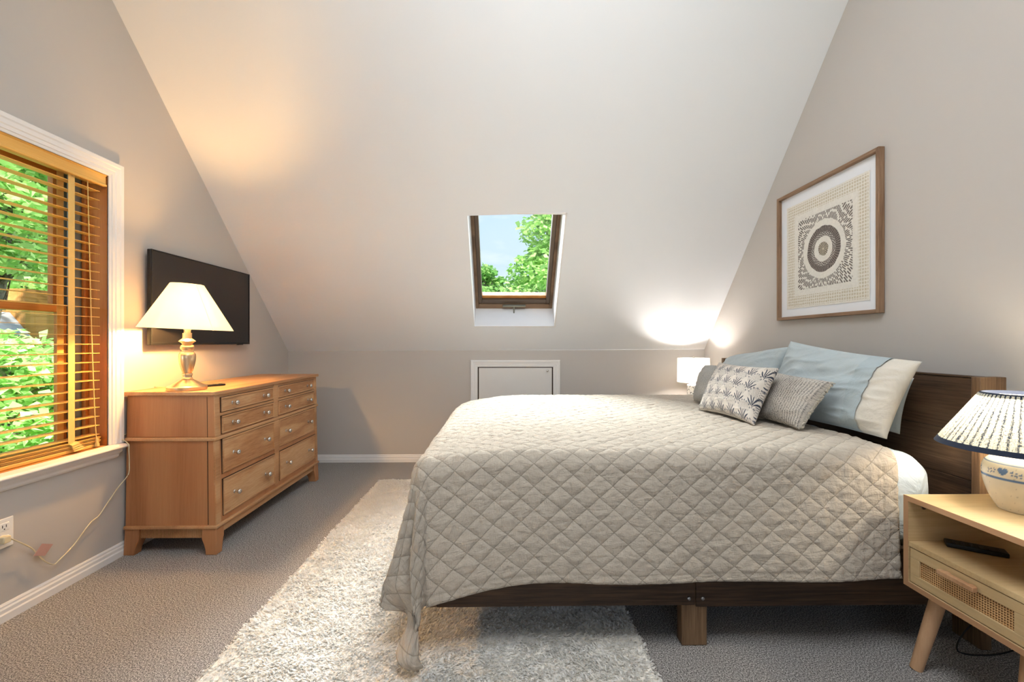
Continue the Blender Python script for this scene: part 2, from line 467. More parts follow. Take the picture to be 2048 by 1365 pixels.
WY0, WY1, WZ0, WZ1 = 1.05, 2.330, 0.612, 2.012        # clear opening of the left window
struct(poly_wall('wall_left', [(YF, 0), (YB, 0), (YB, zl(YB)), (YT, zl(YT)), (YF, zl(YT))], [[(WY0 - .025, WZ0 - .025), (WY1 + .025, WZ0 - .025), (WY1 + .025, WZ1 + .025), (WY0 - .025, WZ1 + .025)]], 'X', XL, -0.14, M['wall']))
struct(poly_wall('wall_right', [(YF, 0), (YB, 0), (YB, zr(YB)), (YT, zr(YT)), (YF, zr(YT))], [], 'X', XR, 0.14, M['wall']))
bk = MB()
bk.hexa([(XL - .1, YB, 0), (XR + .1, YB, 0), (XR + .1, YB + 0.1, 0), (XL - .1, YB + 0.1, 0), (XL - .1, YB, zl(YB)), (XR + .1, YB, zr(YB)), (XR + .1, YB + 0.1, zr(YB)), (XL - .1, YB + 0.1, zl(YB))])
struct(obj('wall_back', bk, M['wall']))
# wall behind the camera with an opening added for the rear fill light
ZT = zl(YT)
RW = [(-1.2, 0.9), (1.2, 0.9), (1.2, 2.3), (-1.2, 2.3)]
struct(poly_wall('wall_front', [(XL - .1, 0), (XR + .1, 0), (XR + .1, zr(YT)), (XL - .1, zl(YT))], [RW], 'Y', YF, -0.12, M['wall']))

# sloped ceiling with the skylight hole, then the flat top
SX0, SX1, SY0, SY1 = -0.278, 0.450, 3.282, 4.040
def slope_patch():
    xs = sorted(set(list(np.linspace(XL - 0.1, SX0, 5)) + list(np.linspace(SX0, SX1, 3)) + list(np.linspace(SX1, XR + 0.1, 5))))
    ys = sorted(set([YT, 2.6, SY0, SY1, YB + 0.0]))
    mb = MB(); idx = {}
    for i, x in enumerate(xs):
        for j, y in enumerate(ys):
            idx[i, j] = len(mb.v); mb.v.append((x, y, zc(x, y)))
    for i in range(len(xs) - 1):
        for j in range(len(ys) - 1):
            cx, cy = (xs[i] + xs[i + 1]) / 2, (ys[j] + ys[j + 1]) / 2
            if SX0 < cx < SX1 and SY0 < cy < SY1: continue
            mb.f.append((idx[i, j], idx[i + 1, j], idx[i + 1, j + 1], idx[i, j + 1]))
    n = len(xs)
    k = len(mb.v)
    mb.v += [(XL - .1, YT, zc(XL - .1, YT)), (XR + .1, YT, zc(XR + .1, YT)), (XR + .1, YF - .1, zc(XR + .1, YT)), (XL - .1, YF - .1, zc(XL - .1, YT))]
    mb.f.append((k, k + 1, k + 2, k + 3))
    return mb
struct(obj('ceiling', slope_patch(), M['ceiling']), 'white sloping attic ceiling', 'ceiling')

# skylight -----------------------------------------------------------------
KS = (zc(0.09, SY0) - zc(0.09, SY1)) / (SY1 - SY0)
SN = Vector((0, KS, 1)).normalized()                 # outward normal of the slope
SU = Vector((0, -1, KS)).normalized()                # up the slope
SO = Vector((0, SY1, zc(0.09, SY1)))
SLEN = (Vector((0, SY0, zc(0.09, SY0))) - SO).length
def sk(x, u, d): p = SO + SU * u + SN * d; return (x, p.y, p.z)
def skbox(mb, x0, x1, u0, u1, d0, d1):
    return mb.hexa([sk(x0, u0, d0), sk(x1, u0, d0), sk(x1, u1, d0), sk(x0, u1, d0), sk(x0, u0, d1), sk(x1, u0, d1), sk(x1, u1, d1), sk(x0, u1, d1)])
SD = 0.275
sh = MB()
for x0, x1, u0, u1 in ((SX0 - .012, SX0, -.012, SLEN + .012), (SX1, SX1 + .012, -.012, SLEN + .012), (SX0 - .012, SX1 + .012, -.012, 0), (SX0 - .012, SX1 + .012, SLEN, SLEN + .012)):
    skbox(sh, x0, x1, u0, u1, 0.0, SD + 0.1)
win2 = obj('window_2', sh, M['white']); struct(win2, 'white lined skylight shaft in the sloped ceiling', 'skylight')
fr = MB()
a = 0.028
for x0, x1, u0, u1 in ((SX0, SX0 + a, 0, SLEN), (SX1 - a, SX1, 0, SLEN), (SX0 + a, SX1 - a, 0, 0.05), (SX0 + a, SX1 - a, SLEN - .04, SLEN)):
    skbox(fr, x0, x1, u0, u1, SD - 0.02, SD + 0.09)
obj('frame', fr, M['skyframe'], win2, 0.003)
sa = MB(); b0 = 0.028; b1 = 0.062
for x0, x1, u0, u1 in ((SX0 + b0, SX0 + b1, .05, SLEN - .04), (SX1 - b1, SX1 - b0, .05, SLEN - .04), (SX0 + b1, SX1 - b1, .05, .095), (SX0 + b1, SX1 - b1, SLEN - .09, SLEN - .04)):
    skbox(sa, x0, x1, u0, u1, SD - 0.008, SD + 0.075)
obj('sash', sa, M['bronze'], win2, 0.003)
si = MB(); skbox(si, SX0 + b1, SX1 - b1, .095, .125, SD + 0.02, SD + 0.075)
obj('glazing_bead', si, M['pine'], win2, 0.003)
gp = MB(); skbox(gp, SX0 + b1 - .004, SX1 - b1 + .004, .095, SLEN - .09, SD + 0.05, SD + 0.056)
obj('pane', gp, M['glass'], win2)
cx = (SX0 + SX1) / 2
hd = MB()
skbox(hd, cx - 0.11, cx + 0.11, 0.030, 0.052, SD - 0.045, SD - 0.015)
h = obj('handle', hd, M['pewter'], win2, 0.008, seg=3)
cr = MB(); cr.tube([sk(cx, .04, SD - .04), sk(cx, .02, SD - .06), sk(cx - .002, -.01, SD - .09)], 0.007, 8)
cr.lathe([(0.001, -.012), (.011, -.008), (.012, .004), (.006, .012), (.001, .013)], sk(cx - .002, -.013, SD - .095), 12)
obj('crank', cr, M['pewter'], h, smooth=50)

# trims ---------------------------------------------------------------------
def bbprof(s, x):           # baseboard profile towards +s from plane x
    return [(x, 0), (x + s * .016, 0), (x + s * .016, .03), (x + s * .012, .036), (x + s * .012, .050), (x + s * .008, .057), (x + s * .008, .064), (x + s * .004, .072), (x, .072)]
struct(obj('baseboard_left', MB().extrude_profile(bbprof(1, XL), 'Y', YF, YB), M['white']))
struct(obj('baseboard_right', MB().extrude_profile(bbprof(-1, XR), 'Y', YF, YB), M['white']))
struct(obj('baseboard_back', MB().extrude_profile(bbprof(-1, YB), 'X', XL, XR), M['white']))

def casing_frame(mb, P, u0, u1, v0, v1, w, prof, sides='LRTB'):
    """mitred casing; P(u,v,d)->world; prof list of (offset 0..w from inner edge, depth)"""
    def ring(o): return [(u0 - o, v0 - o), (u1 + o, v0 - o), (u1 + o, v1 + o), (u0 - o, v1 + o)]
    segs = {'B': (0, 1), 'R': (1, 2), 'T': (2, 3), 'L': (3, 0)}
    for s in sides:
        i, j = segs[s]
        vs = []; fs = []
        full = [(0, 0)] + prof + [(w, 0)]
        for o, d in full:
            r = ring(o)
            a, b = list(r[i]), list(r[j])
            if s in 'LR' and 'B' not in sides:
                if s == 'R': a = [a[0], v0]
                else: b = [b[0], v0]
            vs += [P(a[0], a[1], d), P(b[0], b[1], d)]
        n = len(full)
        for k in range(n - 1): fs.append((2 * k, 2 * k + 1, 2 * k + 3, 2 * k + 2))
        fs.append(tuple(2 * k for k in range(n))); fs.append(tuple(2 * k + 1 for k in reversed(range(n))))
        mb.add(vs, fs)
    return mb
CP = [(0, .010), (.012, .012), (.014, .016), (.030, .015), (.034, .019), (.052, .020), (.058, .024), (.074, .024), (.078, .020)]

# attic access hatch -----------------------------------------------------------
hx0, hx1, hz1 = -0.262, 0.462, 0.908
Pd = lambda u, v, d: (u, YB - d, v)
dm = casing_frame(MB(), Pd, hx0, hx1, 0.072, hz1, 0.066, [(o * .066 / .078, d) for o, d in CP], 'LRT')
door = obj('door_1', dm, M['white']); struct(door, 'small white attic access door in the low back wall', 'door')
obj('panel', MB().box(hx0 + .012, hx1 - .012, YB - .012, YB, .08, hz1 - .008), M['door'], door, 0.002)
obj('gap', MB().box(hx0, hx1, YB - .003, YB, .072, hz1), M['groove'], door)
kb = MB().lathe([(.004, 0), (.004, -.014), (.010, -.017), (.011, -.024), (.007, -.029), (.001, -.030)], (0.405, YB - .012, hz1 - .035), 16, 'Y')
obj('knob', kb, M['chrome'], door, smooth=50)

# ------------------------------------------------------------------ left window
Pw = lambda u, v, d: (XL + d, u, v)
win = obj('window_1', casing_frame(MB(), Pw, WY0, WY1, WZ0, WZ1, .078, CP, 'LRT'), M['white'])
struct(win, 'white cased window with amber pine jambs on the left wall', 'window')
XG = -2.235
jm = MB()
jm.box(XL + .004, XG - .03, WY1, WY1 + .02, WZ0, WZ1); jm.box(XL + .004, XG - .03, WY0 - .02, WY0, WZ0, WZ1)
obj('jamb', jm, M['jamb'], win)
jh = MB().box(XL + .004, XG - .03, WY0, WY1, WZ1, WZ1 + .02).box(XL, XG - .03, WY0, WY1, WZ0 - .02, WZ0)
obj('head_jamb', jh, M['pine'], win)
stp = MB().box(XG + .055, XG + .075, WY1 - .018, WY1, WZ0, WZ1).box(XG + .02, XG + .055, WY1 - .008, WY1, WZ0, WZ1)
obj('jamb_stop', stp, M['jamb'], win, 0.002)
tk = MB()
for x in (XG + .048, XG + .036, XG + .012): tk.box(x - .003, x + .003, WY1 - .070, WY1 - .008, WZ0, WZ1)
obj('screen_track', tk, M['track'], win)
MR = 1.315
for nm, z0, z1, xo in (('upper_sash', MR - .02, WZ1, -.012), ('lower_sash', WZ0, MR + .02, .018)):
    s = MB(); x0, x1 = XG + xo - .014, XG + xo + .014
    s.box(x0, x1, WY1 - .108, WY1 - .070, z0, z1).box(x0, x1, WY0, WY0 + .05, z0, z1)
    s.box(x0, x1, WY0 + .05, WY1 - .108, z0, z0 + .04).box(x0, x1, WY0 + .05, WY1 - .108, z1 - .04, z1)
    so = obj(nm, s, M['pine'], win, 0.002)
    obj('pane', MB().box(XG + xo - .003, XG + xo + .003, WY0 + .045, WY1 - .10, z0 + .036, z1 - .036), M['glass'], so)
st = MB().extrude_profile([(XL + .001, .588), (XL + .052, .588), (XL + .058, .596), (XL + .052, .606), (XL + .001, .612)], 'Y', WY0 - .1, 2.402)
obj('stool', st, M['white'], win, 0.003)
ap = MB()
prof = [(XL, .586), (XL + .022, .586), (XL + .020, .566), (XL + .014, .556), (XL + .014, .545), (XL + .006, .536), (XL, .534)]
vs = [(u, 2.398 if v > .56 else 2.384, v) for u, v in prof] + [(u, WY0 - .08, v) for u, v in prof]
n = len(prof)
ap.add(vs, [(i, (i + 1) % n, n + (i + 1) % n, n + i) for i in range(n)] + [tuple(range(n)), tuple(reversed(range(n, 2 * n)))])
obj('apron', ap, M['white'], win)

# blind ---------------------------------------------------------------------
bl = thing('venetian_blind', (-2.10, (WY0 + WY1) / 2, WZ0), 'honey coloured wooden venetian blind with cream ladder tapes in the left window', 'blind')
BY0, BY1 = WY0 + .006, WY1 - .010
v = MB().extrude_profile([(XL - .012, 1.952), (XL + .004, 1.952), (XL + .004, 1.960), (XL - .002, 1.966), (XL - .002, 2.004), (XL + .004, 2.008), (XL + .004, 2.011), (XL - .012, 2.011)], 'Y', BY0, BY1 + .004)
obj('valance', v, M['blind'], bl)
obj('head_rail', MB().box(XL - .070, XL - .014, BY0, BY1 - .002, 1.965, 2.008), M['blind'], bl)
sl = MB()
for i in range(28):
    z = 1.925 - i * .0462
    t = .0012
    for s in (0,):
        x0, x1 = XL - .068, XL - .018
        sl.hexa([(x0, BY0, z - t), (x1, BY0, z - t - .002), (x1, BY1 - .012, z - t - .002), (x0, BY1 - .012, z - t), (x0, BY0, z + t), (x1, BY0, z + t - .002), (x1, BY1 - .012, z + t - .002), (x0, BY1 - .012, z + t)])
for i in range(6):
    z = WZ0 + .022 + i * .0052
    sl.box(XL - .068 + .002 * (i % 2), XL - .018 + .003 * (i % 3), BY0, BY1 - .012, z, z + .0030)
slo = obj('slats', sl, M['blind'], bl)
obj('bottom_rail', MB().box(XL - .066, XL - .016, BY0, BY1 - .012, WZ0 + .001, WZ0 + .019), M['blind'], bl, 0.004)
for y in (1.25, 2.158):
    tp = MB()
    for x in (XL - .0165, XL - .0695): tp.box(x - .0006, x + .0006, y - .016, y + .016, WZ0 + .05, 1.97)
    # slack of tape bunched over the stacked slats
    for k in range(4):
        q = [(XL - .016, y - .016 + .004 * k, WZ0 + .05 - .009 * k), (XL - .016, y + .022 + .005 * k, WZ0 + .056 - .010 * k), (XL - .002 + .003 * k, y + .028 + .006 * k, WZ0 + .046 - .009 * k), (XL - .002 + .003 * k, y - .010, WZ0 + .040 - .009 * k)]
        tp.hexa(q + [(p[0] + .001, p[1], p[2] - .002) for p in q])
    obj('ladder_tape', tp, M['tape'], bl)
cd = MB(); cd.tube(spline([(XL - .012, 2.235, 1.965), (XL - .010, 2.243, 1.6), (XL - .010, 2.256, 1.15), (XL - .009, 2.270, .80), (XL - .008, 2.278, .655)], 6), .0022, 6)
cdo = obj('lift_cord', cd, M['tape'], bl)
ts = MB().lathe([(.003, .04), (.007, .034), (.006, .024), (.010, .010), (.011, 0), (.003, -.004)], (XL - .006, 2.279, .620), 12)
obj('tassel', ts, M['tape'], cdo, smooth=50)

# ------------------------------------------------------------------ television
tv = thing('television', (XL, 3.01, 1.40), 'black flat screen television mounted on the left wall above the dresser', 'television')
TX = XL + .055
obj('casing', MB().box(TX - .024, TX - .004, 2.546, 3.512, 1.131, 1.679), M['black'], tv, 0.003)
obj('screen', MB().box(TX - .004, TX, 2.554, 3.504, 1.146, 1.672), M['screen'], tv)
bz = MB()
for y0, y1, z0, z1 in ((2.546, 2.553, 1.131, 1.679), (3.505, 3.512, 1.131, 1.679), (2.553, 3.505, 1.672, 1.679), (2.553, 3.505, 1.131, 1.146)):
    bz.box(TX - .004, TX + .003, y0, y1, z0, z1)
obj('bezel', bz, M['black'], tv, 0.001)
obj('wall_bracket', MB().box(XL + .0015, TX - .024, 2.85, 3.17, 1.28, 1.52), M['black'], tv, 0.003)
obj('sensor', MB().box(TX - .02, TX, 3.38, 3.43, 1.126, 1.131), M['black'], tv)

# ------------------------------------------------------------------ dresser
ds = thing('dresser', (-1.81, 3.06, 0), 'honey wood double dresser with nickel knobs against the left wall', 'dresser')
DZ = 0.880
def taper(z0, z1, y0a, y1a, xfa, y0b, y1b, xfb, xb=-2.045):
    return [(xb, y0a, z0), (xfa, y0a, z0), (xfa, y1a, z0), (xb, y1a, z0), (xb, y0b, z1), (xfb, y0b, z1), (xfb, y1b, z1), (xb, y1b, z1)]
obj('lower_case', MB().hexa(taper(.155, .612, 2.416, 3.705, -1.562, 2.423, 3.715, -1.574)), M['dresser_side'], ds, 0.003)
obj('upper_case', MB().hexa(taper(.632, .858, 2.422, 3.720, -1.572, 2.427, 3.728, -1.580)), M['dresser_side'], ds, 0.003)
obj('waist_moulding', MB().box(-2.048, -1.562, 2.410, 3.728, .612, .632), M['dresser'], ds, 0.006, seg=3)
obj('base_moulding', MB().box(-2.048, -1.550, 2.404, 3.720, .140, .158), M['dresser'], ds, 0.005, seg=3)
obj('top', MB().box(-2.050, -1.566, 2.412, 3.745, .858, DZ), M['dresser'], ds, 0.004, seg=3)
# corner stiles on the front and the near side
for y in (2.4165, 3.668):
    obj('stile', MB().hexa([(-1.572, y, .158), (-1.558, y, .158), (-1.558, y + .040, .158), (-1.572, y + .040, .158), (-1.582, y + .006, .612), (-1.570, y + .006, .612), (-1.570, y + .044, .612), (-1.582, y + .044, .612)]), M['dresser'], ds, 0.002)
    obj('stile', MB().hexa([(-1.582, y + .006, .632), (-1.568, y + .006, .632), (-1.568, y + .046, .632), (-1.582, y + .046, .632), (-1.588, y + .011, .858), (-1.576, y + .011, .858), (-1.576, y + .049, .858), (-1.588, y + .049, .858)]), M['dresser'], ds, 0.002)
obj('stile', MB().box(-1.60, -1.5625, 3.030, 3.088, .160, .612), M['dresser'], ds, 0.002)
obj('stile', MB().box(-1.60, -1.570, 3.030, 3.088, .632, .858), M['dresser'], ds, 0.002)
for z0, z1, xf in ((.392, .418, -1.569), (.158, .184, -1.565), (.740, .756, -1.5725), (.842, .858, -1.577)):
    obj('rail', MB().box(-1.60, xf, 2.45, 3.69, z0, z1), M['dresser'], ds, 0.001)
# near side frame lines
sf = MB()
for y in (2.4145,):
    sf.hexa([(-1.604, y, .160), (-1.601, y, .160), (-1.601, y + .012, .160), (-1.604, y + .012, .160), (-1.612, y + .006, .612), (-1.609, y + .006, .612), (-1.609, y + .02, .612), (-1.612, y + .02, .612)])
    sf.hexa([(-1.612, y + .007, .632), (-1.609, y + .007, .632), (-1.609, y + .02, .632), (-1.612, y + .02, .632), (-1.618, y + .012, .850), (-1.615, y + .012, .850), (-1.615, y + .03, .850), (-1.618, y + .03, .850)])
obj('side_groove', sf, M['groove'], ds)
fa = MB()
fa.box(-2.00, -1.60, 2.428, 2.438, .085, .140)
for i in range(56): fa.box(-1.998 + i * .0071, -1.9943 + i * .0071, 2.4245, 2.428, .087, .138)
fa.box(-1.575, -1.566, 2.46, 3.67, .098, .140)
obj('apron', fa, M['dresser'], ds)
def dleg(x0, x1, y0, y1, sx, sy):
    """flared bracket leg: straight outer corner, curved inner edges"""
    m = MB(); lv = []
    for z, w in ((.140, 1.0), (.085, 1.0), (.06, .86), (.03, .74), (0.0, .70)):
        xo = x0 if sx < 0 else x1; yo = y0 if sy < 0 else y1
        f = (.140 - z) * .03
        xa = xo + sx * f; ya = yo + sy * f
        xi = xo - sx * (x1 - x0) * w; yi = yo - sy * (y1 - y0) * w
        lv.append([(min(xa, xi), min(ya, yi), z), (max(xa, xi), min(ya, yi), z), (max(xa, xi), max(ya, yi), z), (min(xa, xi), max(ya, yi), z)])
    vs = [p for l in lv for p in l]; fs = [(3, 2, 1, 0)]
    for k in range(len(lv) - 1):
        for i in range(4): fs.append((4 * k + i, 4 * k + (i + 1) % 4, 4 * k + 4 + (i + 1) % 4, 4 * k + 4 + i))
    fs.append(tuple(4 * (len(lv) - 1) + i for i in range(4)))
    return m.add(vs, fs)
for x0, x1, y0, y1, sx, sy in ((-1.635, -1.558, 2.412, 2.478, 1, -1), (-2.045, -1.970, 2.412, 2.478, -1, -1), (-1.635, -1.558, 3.640, 3.712, 1, 1), (-2.045, -1.970, 3.640, 3.712, -1, 1)):
    obj('leg', dleg(x0, x1, y0, y1, sx, sy), M['dresser_side'], ds, 0.003)
def drawer(y0, y1, z0, z1, xf):
    # recessed dark gap, then a field with a raised moulded edge
    o = obj('drawer', MB().box(xf - .03, xf + .001, y0, y1, z0, z1), M['dresser_drawer'], ds, 0.002)
    ed = MB(); w = .009
    for a0, a1, b0, b1 in ((y0, y1, z0, z0 + w), (y0, y1, z1 - w, z1), (y0, y0 + w, z0 + w, z1 - w), (y1 - w, y1, z0 + w, z1 - w)):
        ed.box(xf - .01, xf + .006, a0, a1, b0, b1)
    obj('edge_moulding', ed, M['dresser'], o, 0.002)
    for y in (y0 + .098, y1 - .12):
        k = MB().lathe([(.010, 0), (.010, .003), (.0055, .006), (.0055, .017), (.011, .021), (.0148, .028), (.0137, .035), (.008, .040), (.001, .041)], (xf + .001, y, (z0 + z1) / 2), 16, 'X')
        obj('knob', k, M['chrome'], o, smooth=50)
gaps = MB()
for y0, y1 in ((2.478, 3.028), (3.090, 3.664)):
    for z0, z1, xf in ((.760, .840, -1.574), (.640, .738, -1.571), (.420, .610, -1.567), (.188, .388, -1.562)):
        drawer(y0, y1, z0, z1, xf)
        for yy in (y0, y1): gaps.box(xf - .02, xf + .0006, yy - .003, yy + .003, z0 - .002, z1 + .002)
        for zz in (z0, z1): gaps.box(xf - .02, xf + .0006, y0 - .003, y1 + .003, zz - .0025, zz + .0025)
obj('drawer_gap', gaps, M['groove'], ds)

# ------------------------------------------------------------------ table lamps
def ring_shade(mb, r0, z0, r1, z1, c, n=64, th=.003, tilt=0.0, pleat=0, amp=0.0, rows=10):
    """open truncated cone with thickness, (r0,z0) bottom to (r1,z1) top"""
    vs = []; fs = []
    for side in (0, 1):
        for k in range(rows + 1):
            t = k / rows; r = r0 + (r1 - r0) * t - side * th; z = z0 + (z1 - z0) * t
            for i in range(n):
                a = 2 * pi * i / n
                rr = r + (amp * cos(a * pleat) * (1 if not pleat else 1) if pleat else 0)
                vs.append((c[0] + rr * cos(a), c[1] + rr * sin(a), c[2] + z + tilt * rr * cos(a)))
    m = (rows + 1) * n
    for side in (0, 1):
        for k in range(rows):
            for i in range(n):
                j = (i + 1) % n; o = side * m + k * n
                q = (o + i, o + j, o + n + j, o + n + i)
                fs.append(q if side == 0 else tuple(reversed(q)))
    for i in range(n):
        j = (i + 1) % n
        fs.append((i, m + i, m + j, j)); b = rows * n
        fs.append((b + i, b + j, m + b + j, m + b + i))
    return mb.add(vs, fs)

LX, LY = -1.783, 2.512
lp = thing('table_lamp', (LX, LY, DZ), 'lit table lamp with ivory cone shade and champagne baluster base on the dresser', 'lamp')
C0 = (LX, LY, DZ + .0008)
obj('base', MB().lathe([(.092, 0), (.094, .006), (.094, .018), (.089, .024), (.080, .027), (.066, .036), (.050, .046), (.036, .054), (.026, .060)], C0, 48), M['lampbody'], lp, smooth=35)
obj('column', MB().lathe([(.026, .058), (.027, .064), (.022, .070), (.022, .078), (.026, .082), (.026, .088), (.021, .092), (.028, .112), (.037, .146), (.041, .175), (.041, .195), (.036, .205), (.032, .209), (.032, .214), (.026, .217), (.026, .222), (.032, .230), (.034, .240), (.029, .250), (.022, .255), (.030, .264), (.041, .272), (.030, .282), (.022, .288), (.022, .318)], C0, 40), M['lampbody'], lp, smooth=35)
obj('socket', MB().lathe([(.016, .318), (.016, .37), (.012, .375)], C0, 20), M['lampbody'], lp, smooth=35)
hp = MB()
for s in (-1, 1): hp.tube(spline([(LX, LY + s * .016, DZ + .32), (LX, LY + s * .05, DZ + .38), (LX, LY + s * .048, DZ + .5), (LX, LY + s * .012, DZ + .575)], 6), .0018, 6)
for s in (-1, 1): hp.tube([(LX, LY, DZ + .585), (LX + s * .078, LY, DZ + .595 - s * .004)], .0015, 6)
obj('harp', hp, M['steel'], lp)
obj('bulb', MB().lathe([(.012, .37), (.014, .39), (.026, .415), (.030, .44), (.026, .465), (.012, .48), (.001, .484)], C0, 24, cap=False), M['bulb_warm'], lp, smooth=60)
sd = MB(); ring_shade(sd, .2215, .340, .078, .592, C0, 72, .002, -.045)
sdo = obj('shade', sd, M['shade_warm'], lp, smooth=60)
# sewn side seam and hem binding
sm = MB()
for ang in (-.42,):
    q = [(LX + (r + .001) * cos(ang), LY + (r + .001) * sin(ang), DZ + z - .045 * r * cos(ang)) for r, z in ((.2215, .340), (.078, .592))]
    sm.tube(q, .0022, 6)
obj('seam', sm, M['shade_warm'], sdo)
cord_pts = [(LX - .075, LY + .045, DZ + .0045), (LX - .14, LY + .09, DZ + .0045), (-2.030, 2.62, DZ + .005), (-2.056, 2.63, DZ + .003), (-2.0585, 2.63, DZ - .03), (-2.0585, 2.60, .78), (-2.0585, 2.50, .67), (-2.054, 2.402, .640), (-2.020, 2.392, .6165), (-2.000, 2.385, .600), (-1.999, 2.384, .57), (-2.010, 2.400, .50), (-2.012, 2.395, .44), (-2.030, 2.355, .385), (-2.042, 2.300, .315), (-2.046, 2.260, .272), (-2.046, 2.215, .255), (-2.045, 2.130, .185), (-2.044, 2.060, .148), (-2.044, 2.035, .142), (-2.044, 2.000, .172), (-2.044, 1.965, .225), (-2.044, 1.945, .255), (-2.040, 1.915, .285), (-2.036, 1.865, .330), (-2.030, 1.842, .345)]
cdl = obj('power_cord', MB().tube(spline(cord_pts, 6), .0026, 6), M['cord'], lp, smooth=60)
pl = MB().box(-2.055, -2.022, 1.818, 1.846, .330, .358)
obj('plug', pl, M['cord'], cdl, 0.004)
tg = obj('tag', MB().hexa([(-2.041, 1.948, .222), (-2.041, 1.996, .200), (-2.036, 2.026, .238), (-2.036, 1.978, .262), (-2.040, 1.948, .222), (-2.040, 1.996, .200), (-2.035, 2.026, .238), (-2.035, 1.978, .262)]), M['pinktag'], cdl)
tg['label'] = 'faded pink safety tag'

# outlet ---------------------------------------------------------------------
ot = thing('wall_outlet', (XL, 1.85, .36), 'white double wall outlet below the left window', 'outlet')
obj('cover_plate', MB().box(XL, XL + .006, 1.815, 1.888, .300, .422), M['plate'], ot, 0.003)
for z in (.388, .334):
    s = obj('socket', MB().box(XL + .004, XL + .008, 1.833, 1.870, z - .016, z + .016), M['plate'], ot, 0.002)
    q = MB().box(XL + .007, XL + .0085, 1.843, 1.8455, z - .003, z + .008).box(XL + .007, XL + .0085, 1.857, 1.8595, z - .003, z + .008).lathe([(.0025, 0), (.0025, .0015)], (XL + .007, 1.8515, z - .009), 10, 'X')
    obj('slots', q, M['slot'], s)

# remote on the dresser -----------------------------------------------------
def remote(name, c, ang, L, W, H, label, rows, tilt=0.0):
    o = thing(name, c, label, 'remote control')
    R = Matrix.Rotation(ang, 3, 'Z')
    def bx(u0, u1, v0, v1, z0, z1):
        m = MB(); ps = []
        for z in (z0, z1):
            for u, v in ((u0, v0), (u1, v0), (u1, v1), (u0, v1)):
                p = R @ Vector((u, v, 0)); ps.append((c[0] + p.x, c[1] + p.y, c[2] + z + tilt * u))
        return m.hexa(ps)
    obj('body', bx(-L / 2, L / 2, -W / 2, W / 2, 0.0005, H), M['black'], o, 0.004, seg=3)
    for r in range(rows):
        u = -L * .36 + r * L * .72 / max(rows - 1, 1)
        for v in (-W * .26, 0, W * .26):
            obj('button', bx(u - L * .022, u + L * .022, v - W * .08, v + W * .08, H - .001, H + .0015), M['button'], o, 0.0006, seg=1)
    return o
remote('remote_control', (-1.775, 2.700, DZ), radians(62), .15, .042, .012, 'small black remote control lying on the dresser behind the lamp', 4)

# ------------------------------------------------------------------ framed art
pc = thing('framed_artwork', (XR, 2.64, 1.72), 'square wood framed ring artwork on the right wall above the bed', 'picture')
PY0, PY1, PZ0, PZ1 = 2.216, 3.060, 1.297, 2.144
w = .020
for y0, y1 in ((PY0, PY0 + w), (PY1 - w, PY1)): obj('frame_upright', MB().box(XR - .034, XR - .002, y0, y1, PZ0, PZ1), M['picframe'], pc, 0.002)
for z0, z1 in ((PZ0, PZ0 + w), (PZ1 - w, PZ1)): obj('frame_rail', MB().box(XR - .034, XR - .002, PY0 + w, PY1 - w, z0, z1), M['picframe_h'], pc, 0.002)
obj('mat_board', MB().box(XR - .010, XR - .003, PY0 + w - .002, PY1 - w + .002, PZ0 + w - .002, PZ1 - w + .002), M['matboard'], pc)
def art():
    n = 420
    u = np.linspace(-1, 1, n); U, Vv = np.meshgrid(u, u, indexing='ij')
    half = .343
    cream = np.array(lin((226, 222, 213))); tan = np.array(lin((200, 190, 168))); dark = np.array(lin((106, 98, 93)))
    col = np.tile(cream, (n, n, 1))
    rng = np.random.default_rng(3)
    def nz(k):
        g = rng.random((k, k)); xi = np.linspace(0, k - 1.001, n); i = xi.astype(int); f = xi - i
        a = g[i][:, i] * (1 - f)[:, None] + g[i + 1][:, i] * f[:, None]; b = g[i][:, i + 1] * (1 - f)[:, None] + g[i + 1][:, i + 1] * f[:, None]
        return a * (1 - f)[None, :] + b * f[None, :]
    N1, N2, N3 = nz(30), nz(90), nz(160)
    col *= (0.94 + .1 * N2)[..., None]
    R = np.hypot(U, Vv) + .02 * (N1 - .5); A = np.arctan2(Vv, U)
    mx = np.maximum(abs(U), abs(Vv))
    hgt = 0.0012 * N2
    # outer open-weave grid
    gr = (mx > .77) & (mx < .97)
    du = np.abs(np.sin(U * pi * 19 + .5 * N1)); dv = np.abs(np.sin(Vv * pi * 19 + .5 * N2))
    hole = gr & (du > .5) & (dv > .5)
    col[hole] = tan
    # stitches in square ring
    sq = (mx < .66) & (R > .515)
    nst = 120
    ph = A * nst / (2 * pi) + .35 * N1; sid = np.floor(ph).astype(int) % nst
    k1 = np.abs(ph - np.floor(ph) - .5) < .30
    ring = (np.sin(R * 44 + rng.uniform(0, 6.28, nst)[sid] + 1.2 * N2) > -.62)
    d1 = sq & k1 & ring & (N3 > .08)
    col[d1] = dark * 1.25
    # dark ring
    dr = (R > .22) & (R < .405)
    k2 = np.sin(A * 60 + 3 * N1) > -.25
    col[dr] = dark * 1.9
    col[dr & k2 & (N3 > .2)] = dark * .8
    inner = (R > .22) & (R < .30)
    dots = (np.sin(A * 26) * np.sin(R * 150) > .35)
    col[inner & dots] = cream * .9
    # centre
    ce = R < .12
    col[ce] = dark
    col[ce & (np.sin(A * 20 + 3 * N2) > .2)] = tan
    col[R < .02] = tan
    hgt = hgt + np.where(d1, .0015, 0)
    # slightly wavy deckled edge
    Y = 2.638 - U * half * (1 + .006 * (N1 - .5)); Z = 1.712 + Vv * half * (1 + .006 * (N2 - .5))
    X = XR - .0115 - hgt
    V = np.stack([X, Y, Z], -1).reshape(-1, 3); F = grid_faces(n, n)
    # backing so that the sheet has thickness
    return V, F, col.reshape(-1, 3)
V_, F_, C_ = art()
